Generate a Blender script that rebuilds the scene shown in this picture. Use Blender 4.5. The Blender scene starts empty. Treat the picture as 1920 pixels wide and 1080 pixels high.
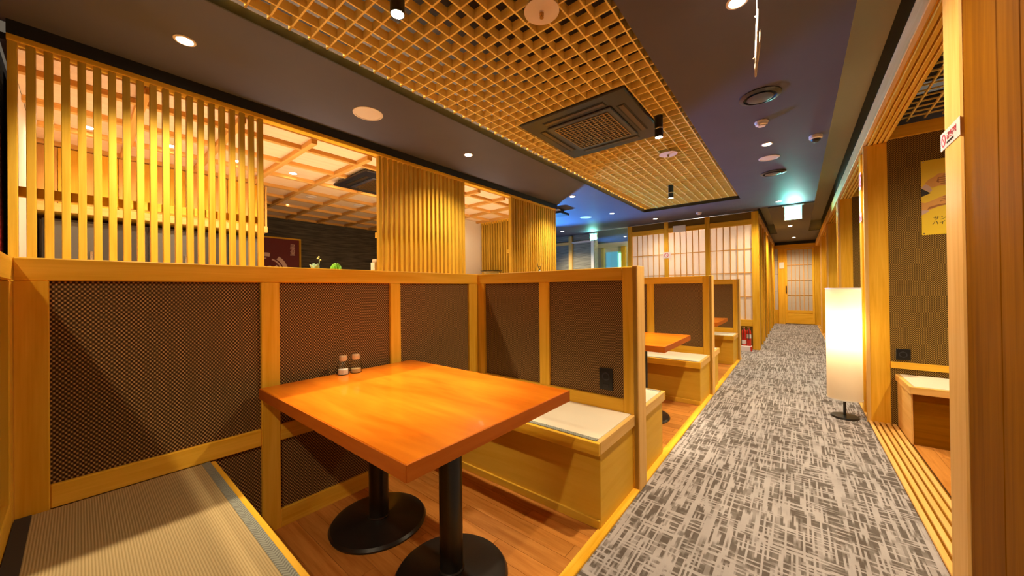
import bpy, bmesh, math, random
from mathutils import Vector, Matrix

random.seed(11)
SC = bpy.context.scene
COL = SC.collection

# ------------------------------------------------------------------ camera
def make_camera():
    yaw, pitch, roll = [math.radians(a) for a in (39.0193, 0.27838, -0.66671)]
    f_px = 658.657
    cy, sy = math.cos(yaw), math.sin(yaw)
    r = Vector((cy, sy, 0)); f0 = Vector((-sy, cy, 0)); u = Vector((0, 0, 1))
    f = math.cos(pitch) * f0 + math.sin(pitch) * u
    up = -math.sin(pitch) * f0 + math.cos(pitch) * u
    r2 = math.cos(roll) * r + math.sin(roll) * up
    up2 = -math.sin(roll) * r + math.cos(roll) * up
    cam = bpy.data.cameras.new('camera'); cam.sensor_width = 36.0
    cam.lens = f_px / 1920 * 36.0; cam.clip_start = 0.02; cam.clip_end = 100
    o = bpy.data.objects.new('camera', cam); COL.objects.link(o)
    m = Matrix((( r2.x, up2.x, -f.x, 0), (r2.y, up2.y, -f.y, 0), (r2.z, up2.z, -f.z, 1.2), (0, 0, 0, 1)))
    o.matrix_world = m
    SC.camera = o
make_camera()

# ------------------------------------------------------------------ world + exposure
W = bpy.data.worlds.new('world'); SC.world = W; W.use_nodes = True
W.node_tree.nodes['Background'].inputs[0].default_value = (1.0, 0.80, 0.58, 1)
W.node_tree.nodes['Background'].inputs[1].default_value = 0.05
vs = SC.view_settings
vs.view_transform = 'Standard'; vs.look = 'None'; vs.gamma = 1.0; vs.use_curve_mapping = False
vs.exposure = 1.45
WARM = (1.0, 0.81, 0.53)
P_HALL = 58.0      # ceiling downlights over the booths
P_AISLE = 62.0     # ceiling downlights over the aisle
P_SPOT = 88.0      # black cylinder spots under the lattice
P_KITCHEN = 6.3   # bulbs in the coffered ceiling
P_ROOM = 48.0      # assumed lamps in the side rooms
P_LAMP = 2.7      # paper floor lamp
try:
    SC.cycles.sample_clamp_indirect = 6.0
    SC.cycles.use_denoising = True
except Exception:
    pass

# ------------------------------------------------------------------ materials
def new_mat(name):
    m = bpy.data.materials.new(name); m.use_nodes = True
    nt = m.node_tree; nt.nodes.clear()
    out = nt.nodes.new('ShaderNodeOutputMaterial')
    b = nt.nodes.new('ShaderNodeBsdfPrincipled')
    nt.links.new(b.outputs[0], out.inputs[0])
    return m, nt, b, out
def N(nt, t, **kw):
    n = nt.nodes.new(t)
    for k, v in kw.items(): setattr(n, k, v)
    return n
def ramp(nt, stops):
    n = nt.nodes.new('ShaderNodeValToRGB'); cr = n.color_ramp
    while len(cr.elements) < len(stops): cr.elements.new(0.5)
    for e, (p, c) in zip(cr.elements, stops):
        e.position = p; e.color = (*c, 1)
    return n
def plain(name, col, rough=0.6, metal=0.0, emit=None, estr=0.0, noise=0.0, spec=0.5, bump=0.0, nscale=40):
    m, nt, b, out = new_mat(name)
    b.inputs['Base Color'].default_value = (*col, 1)
    b.inputs['Roughness'].default_value = rough; b.inputs['Metallic'].default_value = metal
    b.inputs['Specular IOR Level'].default_value = spec
    if noise or bump:
        tc = N(nt, 'ShaderNodeTexCoord'); nz = N(nt, 'ShaderNodeTexNoise'); nz.inputs['Scale'].default_value = nscale
        nz.inputs['Detail'].default_value = 4
        nt.links.new(tc.outputs['Object'], nz.inputs['Vector'])
        if noise:
            c0 = tuple(max(0, c * (1 - noise)) for c in col); c1 = tuple(min(1, c * (1 + noise)) for c in col)
            rp = ramp(nt, [(0.3, c0), (0.7, c1)])
            nt.links.new(nz.outputs['Fac'], rp.inputs[0]); nt.links.new(rp.outputs[0], b.inputs['Base Color'])
        if bump:
            bp = N(nt, 'ShaderNodeBump'); bp.inputs['Strength'].default_value = bump; bp.inputs['Distance'].default_value = 0.004
            nt.links.new(nz.outputs['Fac'], bp.inputs['Height']); nt.links.new(bp.outputs[0], b.inputs['Normal'])
    if emit:
        b.inputs['Emission Color'].default_value = (*emit, 1); b.inputs['Emission Strength'].default_value = estr
    return m
def wood(name, dark, light, rough=0.45, su=1.6, sv=26.0, spec=0.08, bump=0.12, var=0.12, coat=0.0):
    m, nt, b, out = new_mat(name)
    tc = N(nt, 'ShaderNodeTexCoord'); oi = N(nt, 'ShaderNodeObjectInfo')
    sc = N(nt, 'ShaderNodeVectorMath', operation='MULTIPLY'); sc.inputs[1].default_value = (su, sv, 1)
    ad = N(nt, 'ShaderNodeVectorMath', operation='ADD')
    rm = N(nt, 'ShaderNodeMath', operation='MULTIPLY'); rm.inputs[1].default_value = 57.0
    nt.links.new(oi.outputs['Random'], rm.inputs[0])
    nt.links.new(tc.outputs['UV'], sc.inputs[0]); nt.links.new(sc.outputs[0], ad.inputs[0]); nt.links.new(rm.outputs[0], ad.inputs[1])
    n1 = N(nt, 'ShaderNodeTexNoise'); n1.inputs['Scale'].default_value = 1.0; n1.inputs['Detail'].default_value = 5; n1.inputs['Distortion'].default_value = 0.6
    nt.links.new(ad.outputs[0], n1.inputs['Vector'])
    sc2 = N(nt, 'ShaderNodeVectorMath', operation='MULTIPLY'); sc2.inputs[1].default_value = (3, 6, 1)
    nt.links.new(ad.outputs[0], sc2.inputs[0])
    n2 = N(nt, 'ShaderNodeTexNoise'); n2.inputs['Scale'].default_value = 1.0; n2.inputs['Detail'].default_value = 3
    nt.links.new(sc2.outputs[0], n2.inputs['Vector'])
    mx = N(nt, 'ShaderNodeMath', operation='MULTIPLY_ADD'); mx.inputs[1].default_value = 0.3
    nt.links.new(n2.outputs['Fac'], mx.inputs[0]); nt.links.new(n1.outputs['Fac'], mx.inputs[2])
    rp = ramp(nt, [(0.42, dark), (0.62, tuple((a + c) / 2 for a, c in zip(dark, light))), (0.85, light)])
    nt.links.new(mx.outputs[0], rp.inputs[0])
    hv = N(nt, 'ShaderNodeHueSaturation')
    mr = N(nt, 'ShaderNodeMapRange'); mr.inputs['To Min'].default_value = 1 - var; mr.inputs['To Max'].default_value = 1 + var
    nt.links.new(oi.outputs['Random'], mr.inputs['Value']); nt.links.new(mr.outputs[0], hv.inputs['Value'])
    nt.links.new(rp.outputs[0], hv.inputs['Color']); nt.links.new(hv.outputs[0], b.inputs['Base Color'])
    b.inputs['Roughness'].default_value = rough; b.inputs['Specular IOR Level'].default_value = spec
    if coat: b.inputs['Coat Weight'].default_value = coat; b.inputs['Coat Roughness'].default_value = 0.12
    if bump:
        bp = N(nt, 'ShaderNodeBump'); bp.inputs['Strength'].default_value = bump; bp.inputs['Distance'].default_value = 0.002
        nt.links.new(n2.outputs['Fac'], bp.inputs['Height']); nt.links.new(bp.outputs[0], b.inputs['Normal'])
    return m
def weave(name, dark, light, pw=0.0130, ph=0.0165):
    m, nt, b, out = new_mat(name)
    tc = N(nt, 'ShaderNodeTexCoord'); sp = N(nt, 'ShaderNodeSeparateXYZ'); nt.links.new(tc.outputs['UV'], sp.inputs[0])
    def cosw(sock, p):
        k = N(nt, 'ShaderNodeMath', operation='MULTIPLY'); k.inputs[1].default_value = 2 * math.pi / p; nt.links.new(sock, k.inputs[0])
        c = N(nt, 'ShaderNodeMath', operation='COSINE'); nt.links.new(k.outputs[0], c.inputs[0]); return c.outputs[0]
    pr = N(nt, 'ShaderNodeMath', operation='MULTIPLY'); nt.links.new(cosw(sp.outputs['X'], pw), pr.inputs[0]); nt.links.new(cosw(sp.outputs['Y'], ph), pr.inputs[1])
    nz = N(nt, 'ShaderNodeTexNoise'); nz.inputs['Scale'].default_value = 160; nt.links.new(tc.outputs['UV'], nz.inputs['Vector'])
    ad = N(nt, 'ShaderNodeMath', operation='MULTIPLY_ADD'); ad.inputs[1].default_value = 0.5; nt.links.new(nz.outputs['Fac'], ad.inputs[0]); nt.links.new(pr.outputs[0], ad.inputs[2])
    mr = N(nt, 'ShaderNodeMapRange'); mr.inputs['From Min'].default_value = -0.75; mr.inputs['From Max'].default_value = 1.25
    nt.links.new(ad.outputs[0], mr.inputs['Value'])
    rp = ramp(nt, [(0.30, dark), (0.55, tuple(d * 0.6 + l * 0.22 for d, l in zip(dark, light))), (0.90, light)])
    nt.links.new(mr.outputs[0], rp.inputs[0]); nt.links.new(rp.outputs[0], b.inputs['Base Color'])
    bp = N(nt, 'ShaderNodeBump'); bp.inputs['Strength'].default_value = 0.5; bp.inputs['Distance'].default_value = 0.002
    nt.links.new(pr.outputs[0], bp.inputs['Height']); nt.links.new(bp.outputs[0], b.inputs['Normal'])
    b.inputs['Roughness'].default_value = 0.7; b.inputs['Specular IOR Level'].default_value = 0.15
    return m
def tatami(name, c0, c1, pitch=0.0062):
    m, nt, b, out = new_mat(name)
    tc = N(nt, 'ShaderNodeTexCoord')
    wv = N(nt, 'ShaderNodeTexWave'); wv.wave_type = 'BANDS'; wv.bands_direction = 'Y'
    wv.inputs['Scale'].default_value = 0.314159 / pitch; wv.inputs['Distortion'].default_value = 0.15
    nt.links.new(tc.outputs['UV'], wv.inputs['Vector'])
    nz = N(nt, 'ShaderNodeTexNoise'); nz.inputs['Scale'].default_value = 350
    nt.links.new(tc.outputs['UV'], nz.inputs['Vector'])
    ad = N(nt, 'ShaderNodeMath', operation='MULTIPLY_ADD'); ad.inputs[1].default_value = 0.5
    nt.links.new(nz.outputs['Fac'], ad.inputs[0]); nt.links.new(wv.outputs['Fac'], ad.inputs[2])
    rp = ramp(nt, [(0.2, c0), (1.1 if False else 1.0, c1)])
    nt.links.new(ad.outputs[0], rp.inputs[0]); nt.links.new(rp.outputs[0], b.inputs['Base Color'])
    bp = N(nt, 'ShaderNodeBump'); bp.inputs['Strength'].default_value = 0.35; bp.inputs['Distance'].default_value = 0.002
    nt.links.new(wv.outputs['Fac'], bp.inputs['Height']); nt.links.new(bp.outputs[0], b.inputs['Normal'])
    b.inputs['Roughness'].default_value = 0.8; b.inputs['Specular IOR Level'].default_value = 0.2
    return m
def herringbone(name, c0, c1):
    m, nt, b, out = new_mat(name)
    tc = N(nt, 'ShaderNodeTexCoord'); sp = N(nt, 'ShaderNodeSeparateXYZ')
    nt.links.new(tc.outputs['UV'], sp.inputs[0])
    pp = N(nt, 'ShaderNodeMath', operation='PINGPONG'); pp.inputs[1].default_value = 0.011
    nt.links.new(sp.outputs['Y'], pp.inputs[0])
    sm = N(nt, 'ShaderNodeMath', operation='ADD'); nt.links.new(sp.outputs['X'], sm.inputs[0]); nt.links.new(pp.outputs[0], sm.inputs[1])
    ml = N(nt, 'ShaderNodeMath', operation='MULTIPLY'); ml.inputs[1].default_value = 2 * math.pi / 0.012
    nt.links.new(sm.outputs[0], ml.inputs[0])
    sn = N(nt, 'ShaderNodeMath', operation='SINE'); nt.links.new(ml.outputs[0], sn.inputs[0])
    rp = ramp(nt, [(0.35, c0), (0.65, c1)])
    mr = N(nt, 'ShaderNodeMapRange'); mr.inputs['From Min'].default_value = -1
    nt.links.new(sn.outputs[0], mr.inputs['Value']); nt.links.new(mr.outputs[0], rp.inputs[0])
    nt.links.new(rp.outputs[0], b.inputs['Base Color']); b.inputs['Roughness'].default_value = 0.8
    return m
def carpet(name):
    m, nt, b, out = new_mat(name)
    tc = N(nt, 'ShaderNodeTexCoord'); sp = N(nt, 'ShaderNodeSeparateXYZ'); nt.links.new(tc.outputs['Object'], sp.inputs[0])
    def snap(sock, w, k):
        a = N(nt, 'ShaderNodeMath', operation='SNAP'); a.inputs[1].default_value = w; nt.links.new(sock, a.inputs[0])
        c = N(nt, 'ShaderNodeMath', operation='MULTIPLY'); c.inputs[1].default_value = k; nt.links.new(a.outputs[0], c.inputs[0])
        return c.outputs[0]
    def mul(sock, k):
        c = N(nt, 'ShaderNodeMath', operation='MULTIPLY'); c.inputs[1].default_value = k; nt.links.new(sock, c.inputs[0]); return c.outputs[0]
    def threads(cross, run, w, k, f, off, lo, hi):
        cb = N(nt, 'ShaderNodeCombineXYZ'); nt.links.new(snap(cross, w, k), cb.inputs[0]); nt.links.new(mul(run, f), cb.inputs[1]); cb.inputs[2].default_value = off
        n = N(nt, 'ShaderNodeTexNoise'); n.inputs['Scale'].default_value = 1.0; n.inputs['Detail'].default_value = 1.5
        nt.links.new(cb.outputs[0], n.inputs['Vector'])
        mr = N(nt, 'ShaderNodeMapRange'); mr.inputs['From Min'].default_value = lo; mr.inputs['From Max'].default_value = hi
        nt.links.new(n.outputs['Fac'], mr.inputs['Value']); return mr.outputs[0]
    X, Y = sp.outputs['X'], sp.outputs['Y']
    v = threads(X, Y, 0.0085, 190.0, 5.0, 1.3, 0.50, 0.57)
    h = threads(Y, X, 0.0100, 170.0, 5.0, 7.7, 0.535, 0.60)
    v2 = threads(X, Y, 0.020, 60.0, 1.6, 15.1, 0.55, 0.66)
    mx = N(nt, 'ShaderNodeMath', operation='MAXIMUM'); nt.links.new(v, mx.inputs[0]); nt.links.new(h, mx.inputs[1])
    m2 = N(nt, 'ShaderNodeMath', operation='MAXIMUM'); nt.links.new(mx.outputs[0], m2.inputs[0]); nt.links.new(v2, m2.inputs[1])
    fz = N(nt, 'ShaderNodeTexNoise'); fz.inputs['Scale'].default_value = 420; nt.links.new(tc.outputs['Object'], fz.inputs['Vector'])
    pt = N(nt, 'ShaderNodeTexNoise'); pt.inputs['Scale'].default_value = 7; pt.inputs['Detail'].default_value = 2; nt.links.new(tc.outputs['Object'], pt.inputs['Vector'])
    a1 = N(nt, 'ShaderNodeMath', operation='MULTIPLY_ADD'); a1.inputs[1].default_value = 0.45; nt.links.new(fz.outputs['Fac'], a1.inputs[0]); nt.links.new(m2.outputs[0], a1.inputs[2])
    a2 = N(nt, 'ShaderNodeMath', operation='MULTIPLY_ADD'); a2.inputs[1].default_value = 0.5; nt.links.new(pt.outputs['Fac'], a2.inputs[0]); nt.links.new(a1.outputs[0], a2.inputs[2])
    dv = N(nt, 'ShaderNodeMath', operation='MULTIPLY'); dv.inputs[1].default_value = 0.6; nt.links.new(a2.outputs[0], dv.inputs[0])
    rp = ramp(nt, [(0.20, (0.105, 0.084, 0.073)), (0.55, (0.22, 0.195, 0.185)), (0.95, (0.46, 0.42, 0.425))])
    nt.links.new(dv.outputs[0], rp.inputs[0]); nt.links.new(rp.outputs[0], b.inputs['Base Color'])
    b.inputs['Roughness'].default_value = 0.95; b.inputs['Specular IOR Level'].default_value = 0.08
    bp = N(nt, 'ShaderNodeBump'); bp.inputs['Strength'].default_value = 0.25; bp.inputs['Distance'].default_value = 0.003
    nt.links.new(a1.outputs[0], bp.inputs['Height']); nt.links.new(bp.outputs[0], b.inputs['Normal'])
    return m
def stone(name, c0, c1):
    m, nt, b, out = new_mat(name)
    tc = N(nt, 'ShaderNodeTexCoord')
    mp = N(nt, 'ShaderNodeMapping'); mp.inputs['Scale'].default_value = (3.0, 38.0, 1)
    nt.links.new(tc.outputs['UV'], mp.inputs[0])
    nz = N(nt, 'ShaderNodeTexNoise'); nz.inputs['Scale'].default_value = 1.0; nz.inputs['Detail'].default_value = 5
    nt.links.new(mp.outputs[0], nz.inputs['Vector'])
    rp = ramp(nt, [(0.35, c0), (0.7, c1)]); nt.links.new(nz.outputs['Fac'], rp.inputs[0]); nt.links.new(rp.outputs[0], b.inputs['Base Color'])
    bp = N(nt, 'ShaderNodeBump'); bp.inputs['Strength'].default_value = 0.8; bp.inputs['Distance'].default_value = 0.012
    nt.links.new(nz.outputs['Fac'], bp.inputs['Height']); nt.links.new(bp.outputs[0], b.inputs['Normal'])
    b.inputs['Roughness'].default_value = 0.7
    return m
def translucent(name, col, frac=0.5, rough=0.8):
    m, nt, b, out = new_mat(name)
    b.inputs['Base Color'].default_value = (*col, 1); b.inputs['Roughness'].default_value = rough
    b.inputs['Specular IOR Level'].default_value = 0.1
    tr = N(nt, 'ShaderNodeBsdfTranslucent'); tr.inputs['Color'].default_value = (*col, 1)
    mx = N(nt, 'ShaderNodeMixShader'); mx.inputs[0].default_value = frac
    nt.links.new(b.outputs[0], mx.inputs[1]); nt.links.new(tr.outputs[0], mx.inputs[2]); nt.links.new(mx.outputs[0], out.inputs[0])
    return m
def clear_glass(name, col=(1, 1, 1), refl=0.12):
    m, nt, b, out = new_mat(name)
    g = N(nt, 'ShaderNodeBsdfGlossy'); g.inputs['Roughness'].default_value = 0.03
    t = N(nt, 'ShaderNodeBsdfTransparent'); t.inputs['Color'].default_value = (*col, 1)
    fr = N(nt, 'ShaderNodeLayerWeight'); fr.inputs['Blend'].default_value = 0.05
    ad = N(nt, 'ShaderNodeMath', operation='ADD'); ad.inputs[1].default_value = refl * 0.3; ad.use_clamp = True
    nt.links.new(fr.outputs['Fresnel'], ad.inputs[0])
    mx = N(nt, 'ShaderNodeMixShader')
    nt.links.new(ad.outputs[0], mx.inputs[0]); nt.links.new(t.outputs[0], mx.inputs[1]); nt.links.new(g.outputs[0], mx.inputs[2])
    nt.links.new(mx.outputs[0], out.inputs[0])
    return m

M = {}
M['pine'] = wood('pine', (0.74, 0.365, 0.016), (0.90, 0.51, 0.055), rough=0.42)
M['pine_end'] = wood('pine_pale', (0.74, 0.41, 0.10), (0.86, 0.54, 0.19), rough=0.45)
M['slat'] = wood('slat_pine', (0.50, 0.275, 0.020), (0.64, 0.39, 0.050), rough=0.5, var=0.10)
M['bench'] = wood('bench_ply', (0.70, 0.39, 0.030), (0.76, 0.45, 0.050), rough=0.45, su=2.0, sv=18)
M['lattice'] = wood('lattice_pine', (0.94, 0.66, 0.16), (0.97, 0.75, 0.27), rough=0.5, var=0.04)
M['table'] = wood('cherry_top', (0.60, 0.125, 0.003), (0.78, 0.215, 0.010), rough=0.30, su=2.2, sv=9, coat=0.6, bump=0.02, var=0.03)
M['table_edge'] = wood('cherry_edge', (0.40, 0.085, 0.006), (0.52, 0.13, 0.012), rough=0.4, su=2.0, sv=14, bump=0.02, var=0.03)
M['floor_wood'] = wood('floor_plank', (0.44, 0.150, 0.022), (0.64, 0.265, 0.055), rough=0.4, su=3, sv=30, var=0.14)
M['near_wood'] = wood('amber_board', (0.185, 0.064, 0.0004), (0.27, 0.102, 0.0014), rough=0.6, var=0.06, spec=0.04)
M['weave'] = weave('woven_fabric', (0.040, 0.014, 0.0025), (0.56, 0.32, 0.115))
M['weave_room'] = weave('woven_fabric_room', (0.050, 0.021, 0.003), (0.58, 0.36, 0.085))
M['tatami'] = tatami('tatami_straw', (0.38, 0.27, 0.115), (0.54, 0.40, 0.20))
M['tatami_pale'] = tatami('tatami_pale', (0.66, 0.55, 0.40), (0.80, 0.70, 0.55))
M['border'] = herringbone('tatami_border', (0.16, 0.16, 0.13), (0.30, 0.31, 0.26))
M['border_dark'] = plain('tatami_border_dark', (0.045, 0.035, 0.028), 0.85)
M['carpet'] = carpet('carpet')
M['ceil'] = plain('dark_ceiling_paint', (0.088, 0.080, 0.108), 0.6, noise=0.04, nscale=3, spec=0.3)
M['ceil_corr'] = plain('corridor_ceiling_paint', (0.12, 0.11, 0.12), 0.6)
M['trough'] = plain('trough_paint', (0.56, 0.50, 0.30), 0.6)
M['black'] = plain('matt_black', (0.010, 0.009, 0.008), 0.6)
M['void'] = plain('dark_plenum', (0.030, 0.021, 0.022), 0.9)
M['blackmetal'] = plain('black_metal', (0.012, 0.011, 0.010), 0.32, spec=0.5, noise=0.2, nscale=12)
M['plastic_dark'] = plain('ac_plastic', (0.018, 0.015, 0.018), 0.35)
M['plastic_mid'] = plain('ac_plastic_grey', (0.045, 0.043, 0.055), 0.3)
M['plastic_black'] = plain('outlet_black', (0.012, 0.011, 0.011), 0.3)
M['brass'] = plain('brass', (0.45, 0.26, 0.08), 0.35, metal=0.9)
M['louver'] = plain('louver_bronze', (0.10, 0.06, 0.03), 0.3, metal=0.6)
M['white'] = plain('white_plastic', (0.78, 0.66, 0.58), 0.5)
M['offwhite'] = plain('white_enamel', (0.85, 0.82, 0.78), 0.35)
M['steel'] = plain('steel', (0.62, 0.58, 0.52), 0.25, metal=1.0)
M['chrome'] = plain('chrome', (0.8, 0.78, 0.75), 0.12, metal=1.0)
M['lens'] = plain('lamp_lens', (1, 0.95, 0.85), 0.4, emit=(1, 0.88, 0.68), estr=30)
M['paper'] = translucent('shoji_paper', (0.86, 0.79, 0.72), 0.45)
M['shade'] = translucent('lamp_paper', (0.95, 0.86, 0.70), 0.55)
M['glass'] = clear_glass('clear_glass', (0.97, 0.98, 0.97))
M['glass_green'] = clear_glass('partition_glass', (0.80, 0.90, 0.82), 0.5)
M['stone'] = stone('slate_strips', (0.040, 0.031, 0.018), (0.14, 0.112, 0.070))
M['stone_grey'] = stone('grey_stone', (0.17, 0.165, 0.13), (0.36, 0.35, 0.27))
M['plaster'] = plain('cream_plaster', (0.85, 0.74, 0.60), 0.7)
M['kceil'] = wood('ceiling_board', (0.86, 0.60, 0.36), (0.92, 0.68, 0.44), rough=0.5, var=0.05, bump=0.0)
M['beam'] = wood('ceiling_batten', (0.66, 0.33, 0.075), (0.80, 0.44, 0.12), rough=0.5)
M['cab'] = plain('dark_cabinet', (0.075, 0.065, 0.055), 0.4)
M['cab2'] = plain('grey_cabinet', (0.15, 0.14, 0.12), 0.35)
M['red'] = plain('extinguisher_red', (0.62, 0.03, 0.018), 0.25)
M['maroon'] = plain('maroon_banner', (0.17, 0.006, 0.003), 0.6)
M['cream'] = plain('cream_print', (0.92, 0.60, 0.48), 0.7)
M['yellow'] = plain('poster_yellow', (0.95, 0.66, 0.015), 0.5)
M['ink'] = plain('ink_black', (0.03, 0.015, 0.008), 0.6)
M['skin'] = plain('printed_hand', (0.80, 0.40, 0.09), 0.6)
M['skin2'] = plain('printed_hand_dark', (0.42, 0.16, 0.03), 0.6)
M['sticker'] = plain('sticker_white', (0.80, 0.72, 0.74), 0.4)
M['sticker_red'] = plain('sticker_red', (0.62, 0.06, 0.10), 0.5)
M['leaf'] = plain('leaf_green', (0.24, 0.62, 0.04), 0.45)
M['leaf2'] = plain('leaf_pale', (0.42, 0.58, 0.36), 0.5)
M['bud'] = plain('bud_yellow', (0.75, 0.68, 0.25), 0.5)
M['salt'] = plain('salt_white', (0.86, 0.80, 0.70), 0.9)
M['pepper'] = plain('seasoning_tan', (0.58, 0.42, 0.20), 0.9, noise=0.3, nscale=900)
M['cap'] = plain('copper_cap', (0.85, 0.55, 0.30), 0.3, metal=0.6)
M['box'] = plain('beige_box', (0.55, 0.42, 0.26), 0.7)
M['pink'] = plain('pale_cloth', (0.70, 0.50, 0.42), 0.9)
M['exit'] = plain('exit_face', (0.02, 0.3, 0.25), 0.4, emit=(0.03, 0.90, 0.74), estr=40)
M['exit_white'] = plain('exit_pictogram', (0.9, 0.9, 0.9), 0.4, emit=(0.85, 1.0, 0.97), estr=20)
M['branch'] = plain('white_branch', (0.80, 0.74, 0.68), 0.6, bump=0.3)
M['assumed_blue_led'] = plain('assumed_blue_led', (0.1, 0.2, 0.4), 0.3, emit=(0.12, 0.42, 1.0), estr=25)
M['led'] = plain('warm_led', (1, 0.8, 0.5), 0.4, emit=(1.0, 0.76, 0.44), estr=26)
M['led_assumed'] = plain('assumed_counter_led', (1, 0.8, 0.5), 0.4, emit=(1.0, 0.80, 0.55), estr=3)
M['bluepanel'] = plain('blue_panel', (0.10, 0.30, 0.48), 0.4, emit=(0.06, 0.25, 0.45), estr=0.6)
M['greenlit'] = plain('green_light', (0.1, 0.5, 0.3), 0.4, emit=(0.25, 0.9, 0.45), estr=2.0)
M['redlit'] = plain('red_light', (0.5, 0.01, 0.02), 0.3, emit=(1.0, 0.02, 0.03), estr=2.0)
M['olive'] = plain('yellow_green_frame', (0.62, 0.50, 0.06), 0.45)

# ------------------------------------------------------------------ mesh helpers
def wl(o):
    v = Vector((0, 0, 0))
    while o is not None:
        v += o.location; o = o.parent
    return v
def link(name, me, parent, loc):
    o = bpy.data.objects.new(name, me); COL.objects.link(o)
    if parent is not None:
        o.parent = parent; o.location = Vector(loc) - wl(parent)
    else:
        o.location = loc
    return o
def tag(o, label=None, cat=None, group=None, kind=None):
    if label: o['label'] = label
    if cat: o['category'] = cat
    if group: o['group'] = group
    if kind: o['kind'] = kind
    return o
def thing(name, label, cat, loc, group=None, kind=None):
    return tag(link(name, None, None, loc), label, cat, group, kind)
def box_uv(bm, dims, mode):
    uvl = bm.loops.layers.uv.verify()
    la = max(range(3), key=lambda i: dims[i])
    for f in bm.faces:
        n = f.normal; ax = max(range(3), key=lambda i: abs(n[i]))
        a, b = [i for i in range(3) if i != ax]
        if mode == 'panel':
            u, v = (a, b)
        elif mode == 'x':
            u, v = (0, b if a == 0 else a) if ax != 0 else (1, 2)
        elif mode == 'y':
            u, v = (1, b if a == 1 else a) if ax != 1 else (0, 2)
        else:
            if la in (a, b): u = la
            else: u = a if dims[a] >= dims[b] else b
            v = b if u == a else a
        for lp in f.loops:
            lp[uvl].uv = (lp.vert.co[u], lp.vert.co[v])
CACHE = {}
def box_mesh(dx, dy, dz, mat, bev=0.0, mode='grain'):
    k = (round(dx, 4), round(dy, 4), round(dz, 4), mat, bev, mode)
    if k in CACHE: return CACHE[k]
    bm = bmesh.new(); bmesh.ops.create_cube(bm, size=1.0)
    bmesh.ops.scale(bm, vec=(dx, dy, dz), verts=bm.verts)
    if bev: bmesh.ops.bevel(bm, geom=list(bm.edges), offset=bev, segments=1, affect='EDGES', clamp_overlap=True)
    bm.normal_update(); box_uv(bm, (dx, dy, dz), mode)
    me = bpy.data.meshes.new('box'); bm.to_mesh(me); bm.free(); me.materials.append(M[mat])
    CACHE[k] = me
    return me
def box(name, parent, x0, x1, y0, y1, z0, z1, mat, bev=0.0, mode='grain'):
    me = box_mesh(x1 - x0, y1 - y0, z1 - z0, mat, bev, mode)
    return link(name, me, parent, ((x0 + x1) / 2, (y0 + y1) / 2, (z0 + z1) / 2))
def boxes(name, parent, rects, mat, mode='grain'):
    """one mesh out of several boxes: a single continuous part"""
    cx = rects[0]; c = Vector(((cx[0] + cx[1]) / 2, (cx[2] + cx[3]) / 2, (cx[4] + cx[5]) / 2))
    bm = bmesh.new(); uvl = bm.loops.layers.uv.verify()
    for (x0, x1, y0, y1, z0, z1) in rects:
        t = bmesh.new(); bmesh.ops.create_cube(t, size=1.0)
        bmesh.ops.scale(t, vec=(x1 - x0, y1 - y0, z1 - z0), verts=t.verts)
        bmesh.ops.translate(t, vec=(Vector(((x0 + x1) / 2, (y0 + y1) / 2, (z0 + z1) / 2)) - c), verts=t.verts)
        t.normal_update(); box_uv(t, (x1 - x0, y1 - y0, z1 - z0), mode)
        me = bpy.data.meshes.new('t'); t.to_mesh(me); t.free(); bm.from_mesh(me); bpy.data.meshes.remove(me)
    me = bpy.data.meshes.new(name); bm.to_mesh(me); bm.free(); me.materials.append(M[mat])
    return link(name, me, parent, c)
def lathe_mesh(profile, mat, seg=32, smooth=True):
    k = ('lathe', tuple((round(r, 4), round(z, 4)) for r, z in profile), mat, seg)
    if k in CACHE: return CACHE[k]
    vs_, fs = [], []
    rings = []
    for r, z in profile:
        if r < 1e-6:
            rings.append([len(vs_)]); vs_.append((0, 0, z))
        else:
            rings.append(list(range(len(vs_), len(vs_) + seg)))
            vs_ += [(r * math.cos(2 * math.pi * i / seg), r * math.sin(2 * math.pi * i / seg), z) for i in range(seg)]
    for a, b in zip(rings, rings[1:]):
        if len(a) == 1 and len(b) == 1: continue
        for i in range(seg):
            j = (i + 1) % seg
            if len(a) == 1: fs.append((a[0], b[j], b[i]))
            elif len(b) == 1: fs.append((a[i], a[j], b[0]))
            else: fs.append((a[i], a[j], b[j], b[i]))
    me = bpy.data.meshes.new('lathe'); me.from_pydata(vs_, [], fs); me.update()
    bm = bmesh.new(); bm.from_mesh(me); bmesh.ops.recalc_face_normals(bm, faces=bm.faces)
    bm.to_mesh(me); bm.free()
    if smooth:
        for p in me.polygons: p.use_smooth = True
        try: me.set_sharp_from_angle(angle=math.radians(35))
        except Exception: pass
    me.materials.append(M[mat]); CACHE[k] = me
    return me
def lathe(name, parent, loc, profile, mat, seg=32):
    return link(name, lathe_mesh(profile, mat, seg), parent, loc)
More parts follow.
